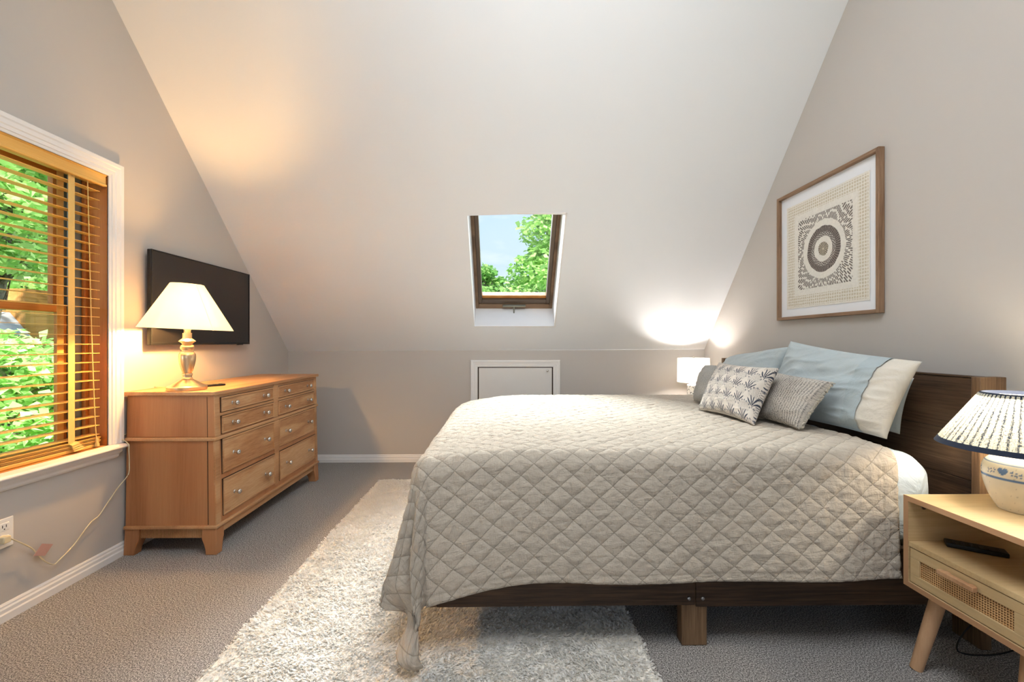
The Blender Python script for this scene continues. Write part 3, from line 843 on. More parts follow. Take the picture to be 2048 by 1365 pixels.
npobj('stitched_sheet', V_, F_, M['art'], pc, None, C_)

# ------------------------------------------------------------------ bed
bd = thing('platform_bed', (.75, 2.6, 0), 'dark rustic wood platform bed with plank headboard against the right wall', 'bed')
BYN, BYF = 1.655, 3.535
rl = MB()
rl.box(-.255, .716, BYN, BYN + .028, .157, .365); ro = obj('side_rail', rl, M['bed'], bd, 0.003)
ro2 = obj('side_rail', MB().box(.719, 1.772, BYN, BYN + .028, .150, .365), M['bed'], bd, 0.003)
for x, p in ((.692, ro), (.744, ro2)):
    b = MB().lathe([(.0075, 0), (.0075, -.003), (.005, -.0055), (.001, -.006)], (x, BYN, .184), 16, 'Y')
    b.box(x - .005, x + .005, BYN - .0068, BYN - .005, .1832, .1848); b.box(x - .0008, x + .0008, BYN - .0068, BYN - .005, .179, .189)
    obj('bolt', b, M['steel'], p, smooth=50)
obj('side_rail', MB().box(-.255, 1.772, BYF - .028, BYF, .157, .365), M['bed'], bd, 0.003)
obj('foot_rail', MB().box(-.283, -.255, BYN, BYF, .157, .365), M['bedhead'], bd, 0.003)
for x0, x1, y0, y1 in ((.668, .764, BYN + .006, BYN + .055), (-.21, -.12, 2.05, 2.10), (-.21, -.12, 3.40, 3.45), (.668, .764, BYF - .05, BYF - .004), (.668, .764, 2.55, 2.64)):
    obj('leg', MB().box(x0, x1, y0, y1, .001 if x0 > 0 else .038, .30), M['bedpost'], bd, 0.003)
obj('slat_deck', MB().box(-.255, 1.772, BYN + .028, BYF - .028, .300, .322), M['bed'], bd)
HT = 1.018
for y0, y1 in ((1.618, 1.652), (3.553, 3.587)):
    obj('headboard_end', MB().box(1.768, 1.868, y0, y1, .14, HT), M['bedpost'], bd, 0.003)
    obj('headboard_leg', MB().box(1.772, 1.812, y0, y0 + .11 if y0 < 2 else y1, 0, .40), M['bedpost'], bd, 0.003)
pz = [.30, .505, .615, .80, 1.012]
for i in range(4):
    obj('headboard_plank', MB().box(1.794 + .001 * (i % 2), 1.822, 1.652, 3.553, pz[i], pz[i + 1] - .0015), M['bedhead'] if i != 1 else M['bedpost'] if False else M['bedhead'], bd, 0.002)
obj('headboard_cap', MB().box(1.790, 1.826, 1.652, 3.553, 1.012, HT), M['bedhead'], bd, 0.001)

# mattress with fitted sheet: rounded box with wrinkles
MX0, MX1, MY0, MY1, MZ0, MZ1 = -.24, 1.700, 1.70, 3.49, .324, .704
def rounded_box(x0, x1, y0, y1, z0, z1, r, n, wr, seed=0.0):
    bm = bmesh.new(); bmesh.ops.create_cube(bm, size=2.0)
    bmesh.ops.subdivide_edges(bm, edges=bm.edges[:], cuts=n, use_grid_fill=True)
    cx, cy, cz = (x0 + x1) / 2, (y0 + y1) / 2, (z0 + z1) / 2; hx, hy, hz = (x1 - x0) / 2, (y1 - y0) / 2, (z1 - z0) / 2
    for v in bm.verts:
        p = Vector((v.co.x * hx, v.co.y * hy, v.co.z * hz))
        q = Vector((max(-hx + r, min(hx - r, p.x)), max(-hy + r, min(hy - r, p.y)), max(-hz + r * .9, min(hz - r, p.z))))
        d = p - q
        if d.length > 1e-6: p = q + d.normalized() * min(r, d.length if d.length < r else r)
        w = noise.noise(Vector((p.x * 9 + seed, p.y * 9, p.z * 5))) * wr + noise.noise(Vector((p.x * 23, p.y * 23 + seed, p.z * 11))) * wr * .5
        nrm = d.normalized() if d.length > 1e-6 else Vector((0, 0, 0))
        p += nrm * w
        v.co = p + Vector((cx, cy, cz))
    vs = [tuple(v.co) for v in bm.verts]; fs = [tuple(v.index for v in f.verts) for f in bm.faces]
    bm.free()
    return MB().add(vs, fs)
mt = thing('mattress', (.7, 2.6, .325), 'thick mattress in an ice blue fitted sheet on the bed frame', 'mattress')
obj('mattress_core', rounded_box(MX0 + .02, MX1 - .03, MY0 + .02, MY1 - .02, MZ0, MZ1 - .02, .08, 24, 0), M['under'], mt, smooth=60)
obj('fitted_sheet', rounded_box(MX0, MX1, MY0 - .006, MY1, MZ0 + .012, MZ1, .10, 90, .012), M['sheet'], mt, smooth=80)

# quilt ----------------------------------------------------------------------
def quilt():
    qx0, qx1 = -.285, 1.47           # inner start of foot rounding ... head end
    qy0, qy1 = 1.715, 3.505
    r = .070; ZT_ = .737
    Ln = .505; Lf = .50
    step = .0078
    A = np.arange(-(Lf), qx1 - qx0 + step, step)        # along X from foot hem
    B = np.arange(-(Ln), (qy1 - qy0) + Ln + step, step)
    na, nb = len(A), len(B)
    a, b = np.meshgrid(A, B, indexing='ij')
    W = qy1 - qy0
    # head end is not quite straight
    ea = np.maximum(-a, 0); eb = np.maximum(-b, 0) + np.maximum(b - W, 0)
    eb = np.where(b < 0, eb * (1 + .16 * np.clip(1 - a / .50, 0, 1) ** 2 * (a > 0) + .16 * (a <= 0)), eb); sgn = np.where(b < W / 2, -1.0, 1.0)
    rho = np.hypot(ea, eb); phi = np.arctan2(eb, ea)
    arc = r * pi / 2
    on = rho < arc
    ang = rho / r
    sag = np.where(sgn < 0, 0.045, 0.03) + 0 * rho
    corner = np.sin(2 * phi) * (ea > 0) * (eb > 0)
    phi0 = phi.copy()
    turn = np.clip((rho - .52) / .22, 0, 1) ** 1.3 * (ea > 0) * (eb > 0)
    phi = phi + (pi * .52 - phi) * .62 * turn
    ls = np.maximum(rho - arc, 0)
    flare = 0.115 + 0.02 * np.sin(a * 5.0) * (eb > 0)
    flare = flare + 0.10 * corner - .05 * turn
    hor = np.where(on, r * np.sin(ang), r + flare * ls)
    ver = np.where(on, r * (1 - np.cos(ang)), r + ls * np.sqrt(1 - np.minimum(flare, .6) ** 2))
    # folds gather at the hanging corner
    hor = hor + corner * ls * (0.09 * np.cos(phi * 10.0)) + .012 * turn * np.sin(rho * 40 + phi * 4)
    # lazy waves in the drop
    hor = hor + (eb > 0) * (ea <= 0) * ls * .02 * np.sin(a * 9 + 1.0) * np.clip(ls * 3, 0, 1)
    X = qx0 + np.maximum(a, 0) - hor * np.cos(phi) * (ea > 0)
    X = np.where(ea > 0, qx0 - hor * np.cos(phi), qx0 + a)
    Yb = np.where(sgn < 0, qy0, qy1)
    Y = np.where(eb > 0, Yb + sgn * hor * np.where(ea > 0, np.sin(phi), 1.0), qy0 + b)
    ct = np.clip(1 - ((b - W / 2) / (W / 2)) ** 4, 0, 1)
    Z = ZT_ - ver + .006 * ct * (a > 0) * np.clip(a * 4, 0, 1)
    Z = Z + .006 * np.sin(a * 4.0 + 1) * (eb > 0) * np.clip(ls * 4, 0, 1)
    Z = Z - .030 * np.clip(1 - np.maximum(a, 0) / .40, 0, 1) ** 2 * (1 - np.clip(ls * 2.5, 0, 1)) - .012 * np.clip(1 - np.maximum(W - b, 0) / .3, 0, 1) ** 2 * (1 - np.clip(ls * 2.5, 0, 1))
    # the corner flap spreads and folds back on itself
    tb = np.clip((rho - .44) / .12, 0, 1) * (ea > 0) * (eb > 0) * (b < 0)
    tb = tb * np.sin(2 * phi0) ** 6
    X = X + np.where(phi0 > pi / 4, .42, .10) * (phi0 - pi / 4) * tb
    X = X + .11 * np.clip(1 - (W - b) / .42, 0, 1) ** 2 * np.clip(1 - np.maximum(a, 0) / .7, 0, 1) * np.clip(1 - ls * 4, 0, 1)
    Y = Y - .022 * np.cos((phi0 - .9) * 13) * tb
    # large soft unevenness
    flat = a.ravel(), b.ravel()
    nl = np.array([noise.noise(Vector((p * 3.2, q * 3.2, 1.7))) + .5 * noise.noise(Vector((p * 8, q * 8, 4.2))) for p, q in zip(*flat)]).reshape(a.shape)
    nf = np.array([noise.noise(Vector((p * 16, q * 46, 7.7))) + noise.noise(Vector((p * 46, q * 16, 2.2))) for p, q in zip(*flat)]).reshape(a.shape)
    # fabric normal by differences
    P = np.stack([X, Y, Z], -1)
    ga = np.gradient(P, axis=0); gb = np.gradient(P, axis=1)
    N = np.cross(ga, gb); N /= np.maximum(np.linalg.norm(N, axis=-1, keepdims=True), 1e-9)
    wob = 0 * nl
    dw, dh = .098, .082
    p = (a + wob) / dw + (b + wob) / dh; q = (a + wob) / dw - (b - wob) / dh
    sp, sq = np.abs(np.sin(pi * p)), np.abs(np.sin(pi * q))
    puff = (np.minimum(sp * 1.6, 1) * np.minimum(sq * 1.6, 1)) ** .55
    # hem: plain band with one line of stitching
    edge = np.minimum(np.minimum(b + Ln, W + Ln - b), a + Lf)
    hemline = np.abs(edge - .028) < .0040
    hem = edge < .028
    lx = (qx1 - qx0) - a
    puff = np.where(hem, .45, puff); puff = np.where(hemline, .05, puff)
    hl2 = np.abs(lx - .05) < .0042
    puff = np.where(hl2, .05, puff)
    P = P + N * (.0030 * puff + .0036 * nf + .004 * nl)[..., None]
    line = np.ones_like(sp); line = np.where(hemline | hl2, .35, line)
    shade = (.75 + .25 * line)
    col = np.repeat(shade[..., None], 3, -1) * np.array([1, .985, .965]) ** (1 - line[..., None])
    # head end edge wanders a little
    P[..., 0] += np.where(lx < .4, .02 * np.sin(b * 4 + .5) * (1 - lx / .4), 0)
    P[..., 2] = np.maximum(P[..., 2], .034)
    return P.reshape(-1, 3), grid_faces(na, nb), np.stack([a, b], -1).reshape(-1, 2), col.reshape(-1, 3), na, nb
V_, F_, U_, C_, na, nb = quilt()
ql = npobj('quilt', V_, F_, M['quilt'], None, U_, C_)
tag(ql, 'oatmeal linen quilt with diamond stitching draped over the bed', 'quilt')
so = ql.modifiers.new('thick', 'SOLIDIFY'); so.thickness = .006; so.offset = -1

# ------------------------------------------------------------------ pillows
def pillow(c00, c10, c11, c01, T, n=40, pinch=.06, wr=.006, seed=0.0, powr=.42, flip=False, srange=(-1, 1), grow=0.0, nv=None):
    """c00 bottom-near, c10 bottom-far, c11 top-far, c01 top-near -> V, F, UV (closed)"""
    c00, c10, c11, c01 = map(np.array, (c00, c10, c11, c01))
    nv = nv or n
    s = np.linspace(srange[0], srange[1], n); t = np.linspace(-1, 1, nv)
    S, Tt = np.meshgrid(s, t, indexing='ij')
    Sp = S * (1 - pinch * (1 - Tt ** 2)); Tp = Tt * (1 - pinch * (1 - S ** 2))
    u = ((Sp + 1) / 2)[..., None]; v = ((Tp + 1) / 2)[..., None]
    base = c00 * (1 - u) * (1 - v) + c10 * u * (1 - v) + c11 * u * v + c01 * (1 - u) * v
    nrm = np.cross((c10 + c11 - c00 - c01), (c01 + c11 - c00 - c10)); nrm = nrm / np.linalg.norm(nrm)
    if nrm[0] > 0: nrm = -nrm                   # front looks towards -X
    h = T / 2 * (np.maximum((1 - S ** 2) * (1 - Tt ** 2), 0)) ** powr
    nn = np.array([noise.noise(Vector((p * 2.3 + seed, q * 2.3, 0.3))) + .6 * noise.noise(Vector((p * 5 + q * 2, q * 4 + seed, 5.3))) for p, q in zip(S.ravel(), Tt.ravel())]).reshape(S.shape)
    n2 = np.array([1 - 2 * abs(noise.noise(Vector((p * 2.2 + q * 3.1 + seed, q * 1.6 - p * .8, 2.3)))) for p, q in zip(S.ravel(), Tt.ravel())]).reshape(S.shape)
    nn = nn + .55 * n2 ** 3
    rim = np.minimum(1, (1 - np.maximum(abs(S), abs(Tt))) * 8)
    h = h + grow
    front = base + nrm * (h + wr * nn * rim)[..., None]
    back = base - nrm * (h * .85 + wr * nn * .3 * rim)[..., None]
    V = np.concatenate([front.reshape(-1, 3), back.reshape(-1, 3)])
    F = np.concatenate([grid_faces(n, nv), grid_faces(n, nv, n * nv)[:, ::-1]])
    uv = np.stack([(S + 1) / 2, (Tt + 1) / 2], -1).reshape(-1, 2)
    return V, F, np.concatenate([uv, uv]), front, base, nrm

def weld(o, d=.0002):
    bm = bmesh.new(); bm.from_mesh(o.data); bmesh.ops.remove_doubles(bm, verts=bm.verts, dist=d)
    bmesh.ops.recalc_face_normals(bm, faces=bm.faces); bm.to_mesh(o.data); bm.free()

# front blue pillow: cream pillow inside an open blue case
g = ((1.575, 1.800, .748), (1.475, 2.50, .748), (1.615, 2.47, 1.152), (1.680, 1.755, 1.070))
bpw = thing('bed_pillow', (1.52, 2.1, .75), 'cream pillow in an open ended pale blue case, front of the pair nearest the camera', 'pillow', )
V_, F_, U_, *_ = pillow(*g, .170, 70, .06, .014, 1.0)
o = npobj('inner_pillow', V_, F_, M['cream'], bpw, U_); weld(o)
o['label'] = 'cream inner pillow showing at the open end'
V_, F_, U_, *_ = pillow(*g, .170, 80, .06, .014, 1.0, srange=(-.70, 1.0), grow=.005, nv=70)
o = npobj('pillowcase', V_, F_, M['blue'], bpw, U_); o['label'] = 'pale blue pillowcase'
V_, F_, U_, *_ = pillow(*g, .170, 16, .06, .014, 1.0, srange=(-.72, -.50), grow=.0075, nv=70)
hm = npobj('hem_band', V_, F_, M['bluehem'], o, U_)
# back blue pillow near the camera
g = ((1.715, 1.895, .748), (1.715, 2.45, .748), (1.750, 2.45, 1.08), (1.745, 1.860, .995))
V_, F_, U_, *_ = pillow(*g, .07, 40, .05, .008, 3.0)
o = npobj('bed_pillow', V_, F_, M['blue'], None, U_); weld(o)
tag(o, 'pale blue pillow squeezed between the cream one and the headboard', 'pillow')
# far blue pillow
g = ((1.50, 2.60, .748), (1.52, 3.32, .748), (1.70, 3.30, 1.035), (1.66, 2.52, 1.125))
V_, F_, U_, *_ = pillow(*g, .17, 44, .05, .011, 6.0)
o = npobj('bed_pillow', V_, F_, M['blue'], None, U_); weld(o)
tag(o, 'pale blue pillow at the far side of the headboard behind the cushions', 'pillow')
# knit cushion with fringe
g = ((1.338, 1.99, .750), (1.318, 2.37, .750), (1.448, 2.42, .992), (1.463, 1.95, .970))
kc = thing('knit_cushion', (1.42, 2.18, .75), 'grey and cream chunky knit lumbar cushion with fringed end', 'cushion')
V_, F_, U_, front, *_ = pillow(*g, .13, 60, .06, .006, 9.0)
o = npobj('cover', V_, F_, M['knit'], kc, U_); weld(o)
fr = MB()
e = [Vector(front[0, k]) for k in range(front.shape[1])]
rr = random.Random(5)
for k in range(2, len(e) - 2):
    for m in range(3):
        p = e[k] + (e[k + 1] - e[k]) * (m / 3)
        d = Vector((rr.uniform(-.006, .006) - .003, -.013 + rr.uniform(-.004, .003), rr.uniform(-.005, .005)))
        fr.tube([p, p + d], [.0036, .0026], 6)
obj('fringe', fr, M['fringe'], kc)
# far grey cushion
g = ((1.262, 2.56, .754), (1.268, 2.95, .754), (1.405, 3.08, .985), (1.42, 2.66, .995))
V_, F_, U_, *_ = pillow(*g, .15, 40, .05, .006, 12.0)
o = npobj('knit_cushion', V_, F_, M['knit2'], None, U_); weld(o)
tag(o, 'plain grey knit cushion behind the floral one, nearest the far lamp', 'cushion')

# floral block print cushion
def floral_cols(u, v, W, H):
    x = u * W; y = v * H
    base = np.array(lin((208, 199, 188))); ink = np.array(lin((64, 68, 80))); ink2 = np.array(lin((112, 112, 112)))
    col = np.tile(base, (len(u), 1))
    tw, th = .088, .118
    row = np.floor(y / (th / 2)).astype(int)
    for dr in (0, -1, 1):
        r = row + dr
        xo = np.where(r % 2 == 0, 0, tw / 2)
        cxn = np.round((x - xo) / tw) * tw + xo
        lx = x - cxn; ly = y - (r * th / 2)               # origin at the fan base
        # fan of five leaves
        for ang, ln, wd, off in ((0, .030, .0026, .008), (.42, .040, .0031, .004), (-.42, .040, .0031, .004), (.85, .040, .0034, .001), (-.85, .040, .0034, .001)):
            px = lx * cos(ang) - (ly - off) * sin(ang); py = lx * sin(ang) + (ly - off) * cos(ang)
            q = ((py - ln * .55) / (ln * .5)) ** 2 + (px / (wd * (.6 + .4 * np.clip(py / ln, 0, 1)))) ** 2
            col[(q < 1)] = ink
        col[(abs(lx) < .0011) & (ly > -.006) & (ly < .02)] = ink
        # dotted dome above the fan
        q = (lx / .036) ** 2 + ((ly - .050) / .026) ** 2
        dm = (q < .92) & (ly > .036)
        dots = (np.sin(lx * 1150 + np.floor(ly * 200) * pi) > .1) & (np.sin(ly * 1257) > -.1)
        col[dm & dots] = ink2
        # little florets around the dome
        for k in range(7):
            th_ = pi * (.08 + .84 * k / 6)
            fx, fy = .036 * cos(th_), .046 + .028 * sin(th_)
            rr_ = np.hypot(lx - fx, ly - fy); aa = np.arctan2(ly - fy, lx - fx)
            col[rr_ < .0030 + .0018 * np.cos(aa * 5)] = ink * 1.3
    return col
g = ((1.195, 2.105, .748), (1.145, 2.600, .748), (1.325, 2.715, 1.022), (1.345, 2.150, 1.020))
V_, F_, U_, *_ = pillow(*g, .15, 400, .10, .005, 15.0, nv=280)
C_ = floral_cols(1 - U_[:, 0], U_[:, 1], .50, .235)
o = npobj('floral_cushion', V_, F_, M['floral'], None, U_, C_); weld(o)
tag(o, 'beige cushion block printed with navy leaf fans, front of the cushions', 'cushion')

# ------------------------------------------------------------------ rug
RX0, RX1, RY0, RY1 = -1.035, .520, 1.20, 3.660
rg = thing('shag_rug', ((RX0 + RX1) / 2, 2.4, 0), 'ivory wool shag rug lying under the foot of the bed', 'rug')
obj('backing', MB().box(RX0 + .01, RX1 - .01, RY0 + .01, RY1 - .01, .0005, .013), M['rugback'], rg)
def pile():
    n = 210000
    x = RNG.uniform(RX0, RX1, n); y = RNG.uniform(RY0, RY1, n)
    d = np.minimum(np.minimum(x - RX0, RX1 - x), np.minimum(y - RY0, RY1 - y))
    # smooth random flow
    def fld(k, s):
        r = np.random.default_rng(s); f = np.zeros(n)
        for i in range(k):
            kx, ky, ph = r.normal(0, 9), r.normal(0, 9), r.uniform(0, 6.28); f += np.sin(kx * x + ky * y + ph)
        return f / sqrt(k)
    def fld2(k, s, m):
        r = np.random.default_rng(s); f = np.zeros(n)
        for i in range(k):
            kx, ky, ph = r.normal(0, m), r.normal(0, m), r.uniform(0, 6.28); f += np.sin(kx * x + ky * y + ph)
        return f / sqrt(k)
    a = fld(7, 1) * .7 - 1.5 + fld2(9, 4, 40) * .5 + RNG.normal(0, .7, n)
    clump = fld2(10, 2, 55)
    L = .017 * (1 + .22 * RNG.normal(0, 1, n)).clip(.5, 1.6) * (1 + .08 * fld2(8, 5, 22) + .07 * fld2(10, 6, 70))
    lean = (.62 + .14 * clump + RNG.normal(0, .22, n)).clip(.15, 1.3)
    # parted rows across the rug
    for yc, amp in ((1.640 + .05 * np.sin(x * 2.2 + 1), .35), (3.35 + 0 * x, .4)):
        w = np.exp(-((y - yc) / .035) ** 2) * amp
        a = a * (1 - w) + w * np.where(y > yc, pi / 2, -pi / 2); lean = lean + .25 * w; L = L * (1 - .35 * np.exp(-((y - yc) / .010) ** 2) * amp)
    L = np.where(d < .03, L * .8, L)
    dx, dy = np.cos(a), np.sin(a)
    wdt = .0034 * (1 + .3 * RNG.normal(0, 1, n)).clip(.4, 2)
    px, py = -dy, dx
    P = []
    for t, wf in ((0, 1.0), (.45, 1.15), (.8, .8), (1.0, .22)):
        th = lean * t * 1.35
        hx = L * t * np.sin(th) ; hz = L * t * np.cos(th * .75)
        cx_, cy_, cz_ = x + dx * hx, y + dy * hx, .006 + np.maximum(hz, .002)
        w2 = wdt * wf
        P.append(np.stack([cx_ - px * w2, cy_ - py * w2, cz_], -1)); P.append(np.stack([cx_ + px * w2, cy_ + py * w2, cz_ + .0006], -1))
    V = np.stack(P, 1).reshape(-1, 3)
    o = np.arange(n)[:, None] * 8
    F = np.concatenate([o + np.array([[2 * k, 2 * k + 1, 2 * k + 3, 2 * k + 2]]) for k in range(3)])
    return V, F
V_, F_ = pile()
o = npobj('pile', V_, F_, M['wool'], rg); o['kind'] = 'stuff'

# ------------------------------------------------------------------ nightstands
NX0, NX1, NY0, NY1, NZ0, NZ1 = 1.436, 1.872, 1.172, 1.572, .278, .600
ns = thing('nightstand', (1.654, 1.372, 0), 'pale oak rattan drawer nightstand at the near side of the bed', 'nightstand')
th = .018
obj('top', MB().box(NX0, NX1, NY0, NY1, NZ1 - th, NZ1), M['oak'], ns, 0.0015)
obj('base_panel', MB().box(NX0, NX1, NY0, NY1, NZ0, NZ0 + th), M['oak'], ns, 0.0015)
for y0, y1 in ((NY0, NY0 + th), (NY1 - th, NY1)): obj('side_panel', MB().box(NX0, NX1, y0, y1, NZ0 + th, NZ1 - th), M['oak'], ns, 0.001)
obj('shelf', MB().box(NX0 + .002, NX1, NY0 + th, NY1 - th, .422, .440), M['oak'], ns, 0.001)
obj('back_panel', MB().box(NX1 - .008, NX1, NY0 + th, NY1 - th, NZ0 + th, .422), M['oaky'], ns)
eb_ = plain('edge_banding', (184, 140, 102), 0.5)
for y0, y1, z0, z1 in ((NY0, NY1, NZ1 - th, NZ1), (NY0, NY1, NZ0, NZ0 + th), (NY0, NY0 + th, NZ0 + th, NZ1 - th), (NY1 - th, NY1, NZ0 + th, NZ1 - th)):
    obj('edge_band', MB().box(NX0 - .0006, NX0 + .0004, y0, y1, z0, z1), eb_, ns)
dr = obj('drawer', MB().box(NX0 + .004, NX0 + .018, NY0 + th + .003, NY1 - th - .003, NZ0 + th + .003, .328).box(NX0 + .004, NX0 + .018, NY0 + th + .003, NY1 - th - .003, .386, .419).box(NX0 + .004, NX0 + .018, NY0 + th + .003, NY0 + .058, .328, .386).box(NX0 + .004, NX0 + .018, NY1 - .056, NY1 - th - .003, .328, .386).box(NX0 + .018, NX1 - .02, NY0 + .03, NY1 - .03, NZ0 + .025, .30), M['oaky'], ns, 0.0015)
obj('rattan_panel', MB().box(NX0 + .010, NX0 + .013, NY0 + .056, NY1 - .054, .326, .388), M['rattan'], dr)
hb = MB().box(NX0 - .020, NX0 - .004, 1.318, 1.432, .388, .404).box(NX0 - .006, NX0 + .005, 1.328, 1.345, .390, .402).box(NX0 - .006, NX0 + .005, 1.405, 1.422, .390, .402)
obj('handle', hb, M['beech'], dr, 0.002)
obj('drawer_gap', MB().box(NX0 + .020, NX0 + .022, NY0 + th, NY1 - th, NZ0 + th, .422), M['groove'], ns)
scw = MB().lathe([(.0085, 0), (.0085, -.003), (.005, -.0042), (.001, -.0042)], (NX0 + .055, NY1 - th, .560), 14, 'Y')
obj('screw', scw, M['steel'], ns, smooth=50)
for sx, sy in ((-1, 1), (-1, -1), (1, 1), (1, -1)):
    tx = NX0 + .070 if sx < 0 else NX1 - .070; ty = NY1 - .065 if sy > 0 else NY0 + .065
    fx, fy = tx + sx * .062, ty + sy * .025
    obj('leg', MB().tube([(tx, ty, NZ0 - .001), (fx * .5 + tx * .5, fy * .5 + ty * .5, NZ0 / 2), (fx, fy, .001)], [.0235, .0215, .0185], 24), M['beech'], ns, smooth=50)
n2 = copy_tree(ns); n2.location = (1.654, 3.90, 0)
n2['label'] = 'pale oak nightstand in the far corner beyond the bed under the drum lamp'
for o_ in (ns, n2): o_['group'] = 'nightstands beside the bed'

remote('remote_control', (1.600, 1.480, .440), radians(-36), .150, .048, .016, 'black remote control lying on the open shelf of the near nightstand', 6)

# bedside lamp (near) -----------------------------------------------------------
BX, BY, BZ = 1.690, 1.412, NZ1
bl2 = thing('table_lamp', (BX, BY, BZ), 'lit stoneware lamp with blue hearts and a navy pleated shade on the near nightstand', 'lamp')
def ss(x): return x * x * (3 - 2 * x)
def lathe_np(prof, c, n=260, m=90):
    pr = np.array(prof); tt = np.concatenate([[0], np.cumsum(np.hypot(*np.diff(pr, axis=0).T))]); tt /= tt[-1]
    # smooth the profile with catmull-rom
    sp = spline([(p[0], 0, p[1]) for p in prof], 12); sp = np.array([(q.x, q.z) for q in sp])
    t2 = np.concatenate([[0], np.cumsum(np.hypot(*np.diff(sp, axis=0).T))]); t2 /= t2[-1]
    q = np.linspace(0, 1, m); r = np.interp(q, t2, sp[:, 0]); h = np.interp(q, t2, sp[:, 1])
    A = np.linspace(0, 2 * pi, n, endpoint=False)
    V = np.stack([c[0] + r[None, :] * np.cos(A)[:, None], c[1] + r[None, :] * np.sin(A)[:, None], c[2] + h[None, :] + 0 * A[:, None]], -1)
    return V.reshape(-1, 3), grid_faces(n, m, wrap=True), np.repeat(A, m), np.tile(h, n), np.tile(r, n)
V_, F_, A_, H_, R_ = lathe_np([(.001, 0), (.058, 0), (.064, .004), (.080, .035), (.094, .080), (.099, .115), (.097, .140), (.086, .160), (.064, .176), (.040, .186), (.033, .196), (.034, .204), (.030, .206), (.001, .206)], (BX, BY, BZ + .0008))
C_ = np.tile(np.array(lin((226, 216, 196))), (len(V_), 1)); blue = np.array(lin((84, 112, 152)))
C_ *= (0.93 + .07 * np.array([noise.noise(Vector(p) * 40) for p in V_]))[:, None]
C_[np.array([noise.noise(Vector(p) * 160) for p in V_]) < -.62] *= .7
for hh, wd in ((.110, .0016), (.107, .0008), (.156, .0013)): C_[abs(H_ - hh) < wd] = blue
a0 = atan2(-BY, -BX)                               # towards the camera
for k in range(5):
    ac = a0 - .50 + k * 2 * pi / 5
    x = ((A_ - ac + pi) % (2 * pi) - pi) * .098; y = H_ - .131
    hx, hy = x / .0125, (y + .001) / .0125
    heart = (hx ** 2 + hy ** 2 - .72) ** 3 - hx ** 2 * hy ** 3 * 1.2 < 0
    C_[heart] = blue
    for s in (-1, 1):
        for j in range(3):
            for e_ in (-1, 1):
                px, py = x - s * (.022 + j * .0095), y - e_ * .0042 + .002 * j
                qx = px * cos(.6 * s * e_) + py * sin(.6 * s * e_); qy = -px * sin(.6 * s * e_) + py * cos(.6 * s * e_)
                C_[(qx / .0044) ** 2 + (qy / .0021) ** 2 < 1] = blue * .9
npobj('base', V_, F_, M['ceramic'], bl2, None, C_)
obj('socket', MB().lathe([(.014, .206), (.014, .245), (.010, .25)], (BX, BY, BZ), 20), M['lampbody'], bl2, smooth=40)
obj('bulb', MB().lathe([(.010, .25), (.012, .262), (.022, .285), (.026, .305), (.022, .325), (.010, .338), (.001, .341)], (BX, BY, BZ), 24, cap=False), M['bulb_soft'], bl2, smooth=60)
def cone_np(r0, z0, r1, z1, c, n=460, m=24, pl=58, amp=.0016):
    A = np.linspace(0, 2 * pi, n); t = np.linspace(0, 1, m)
    r = r0 + (r1 - r0) * t[None, :] + amp * np.sin(A * pl)[:, None]
    V = np.stack([c[0] + r * np.cos(A)[:, None], c[1] + r * np.sin(A)[:, None], c[2] + z0 + (z1 - z0) * t[None, :] + 0 * A[:, None]], -1)
    uv = np.stack(np.broadcast_arrays((A / (2 * pi))[:, None], t[None, :]), -1)
    return V.reshape(-1, 3), grid_faces(n, m), uv.reshape(-1, 2)
V_, F_, U_ = cone_np(.210, .208, .104, .378, (BX, BY, BZ))
shd = npobj('shade', V_, F_, M['shade_pleat'], bl2, U_)
for r_, z0, z1, dr_ in ((.2150, .203, .219, .0100), (.1085, .369, .382, .0075)):
    tr = MB(); ring_shade(tr, r_, z0, r_ - dr_, z1, (BX, BY, BZ), 96, .003, rows=1)
    obj('trim', tr, M['navy'], shd, smooth=40)
sp = MB()
for k in range(3): sp.tube([(BX, BY, BZ + .350), (BX + .104 * cos(k * 2.094), BY + .104 * sin(k * 2.094), BZ + .374)], .0015, 6)
sp.lathe([(.0125, .342), (.0125, .352)], (BX, BY, BZ), 12)
sp.tube([(BX + .0125, BY, BZ + .345), (BX + .03, BY, BZ + .30), (BX + .014, BY, BZ + .24)], .0012, 6)
obj('shade_spider', sp, M['steel'], shd)
cp = spline([(1.77, 1.43, BZ + .004), (1.86, 1.46, BZ + .0045), (1.884, 1.47, BZ + .003), (1.890, 1.475, BZ - .03), (1.895, 1.49, .42), (1.890, 1.52, .30), (1.80, 1.60, .16), (1.72, 1.62, .08), (1.66, 1.60, .022), (1.70, 1.590, .006), (1.80, 1.590, .006), (1.90, 1.60, .02)], 8)
obj('power_cord', MB().tube(cp, .0028, 6), M['black'], bl2, smooth=60)

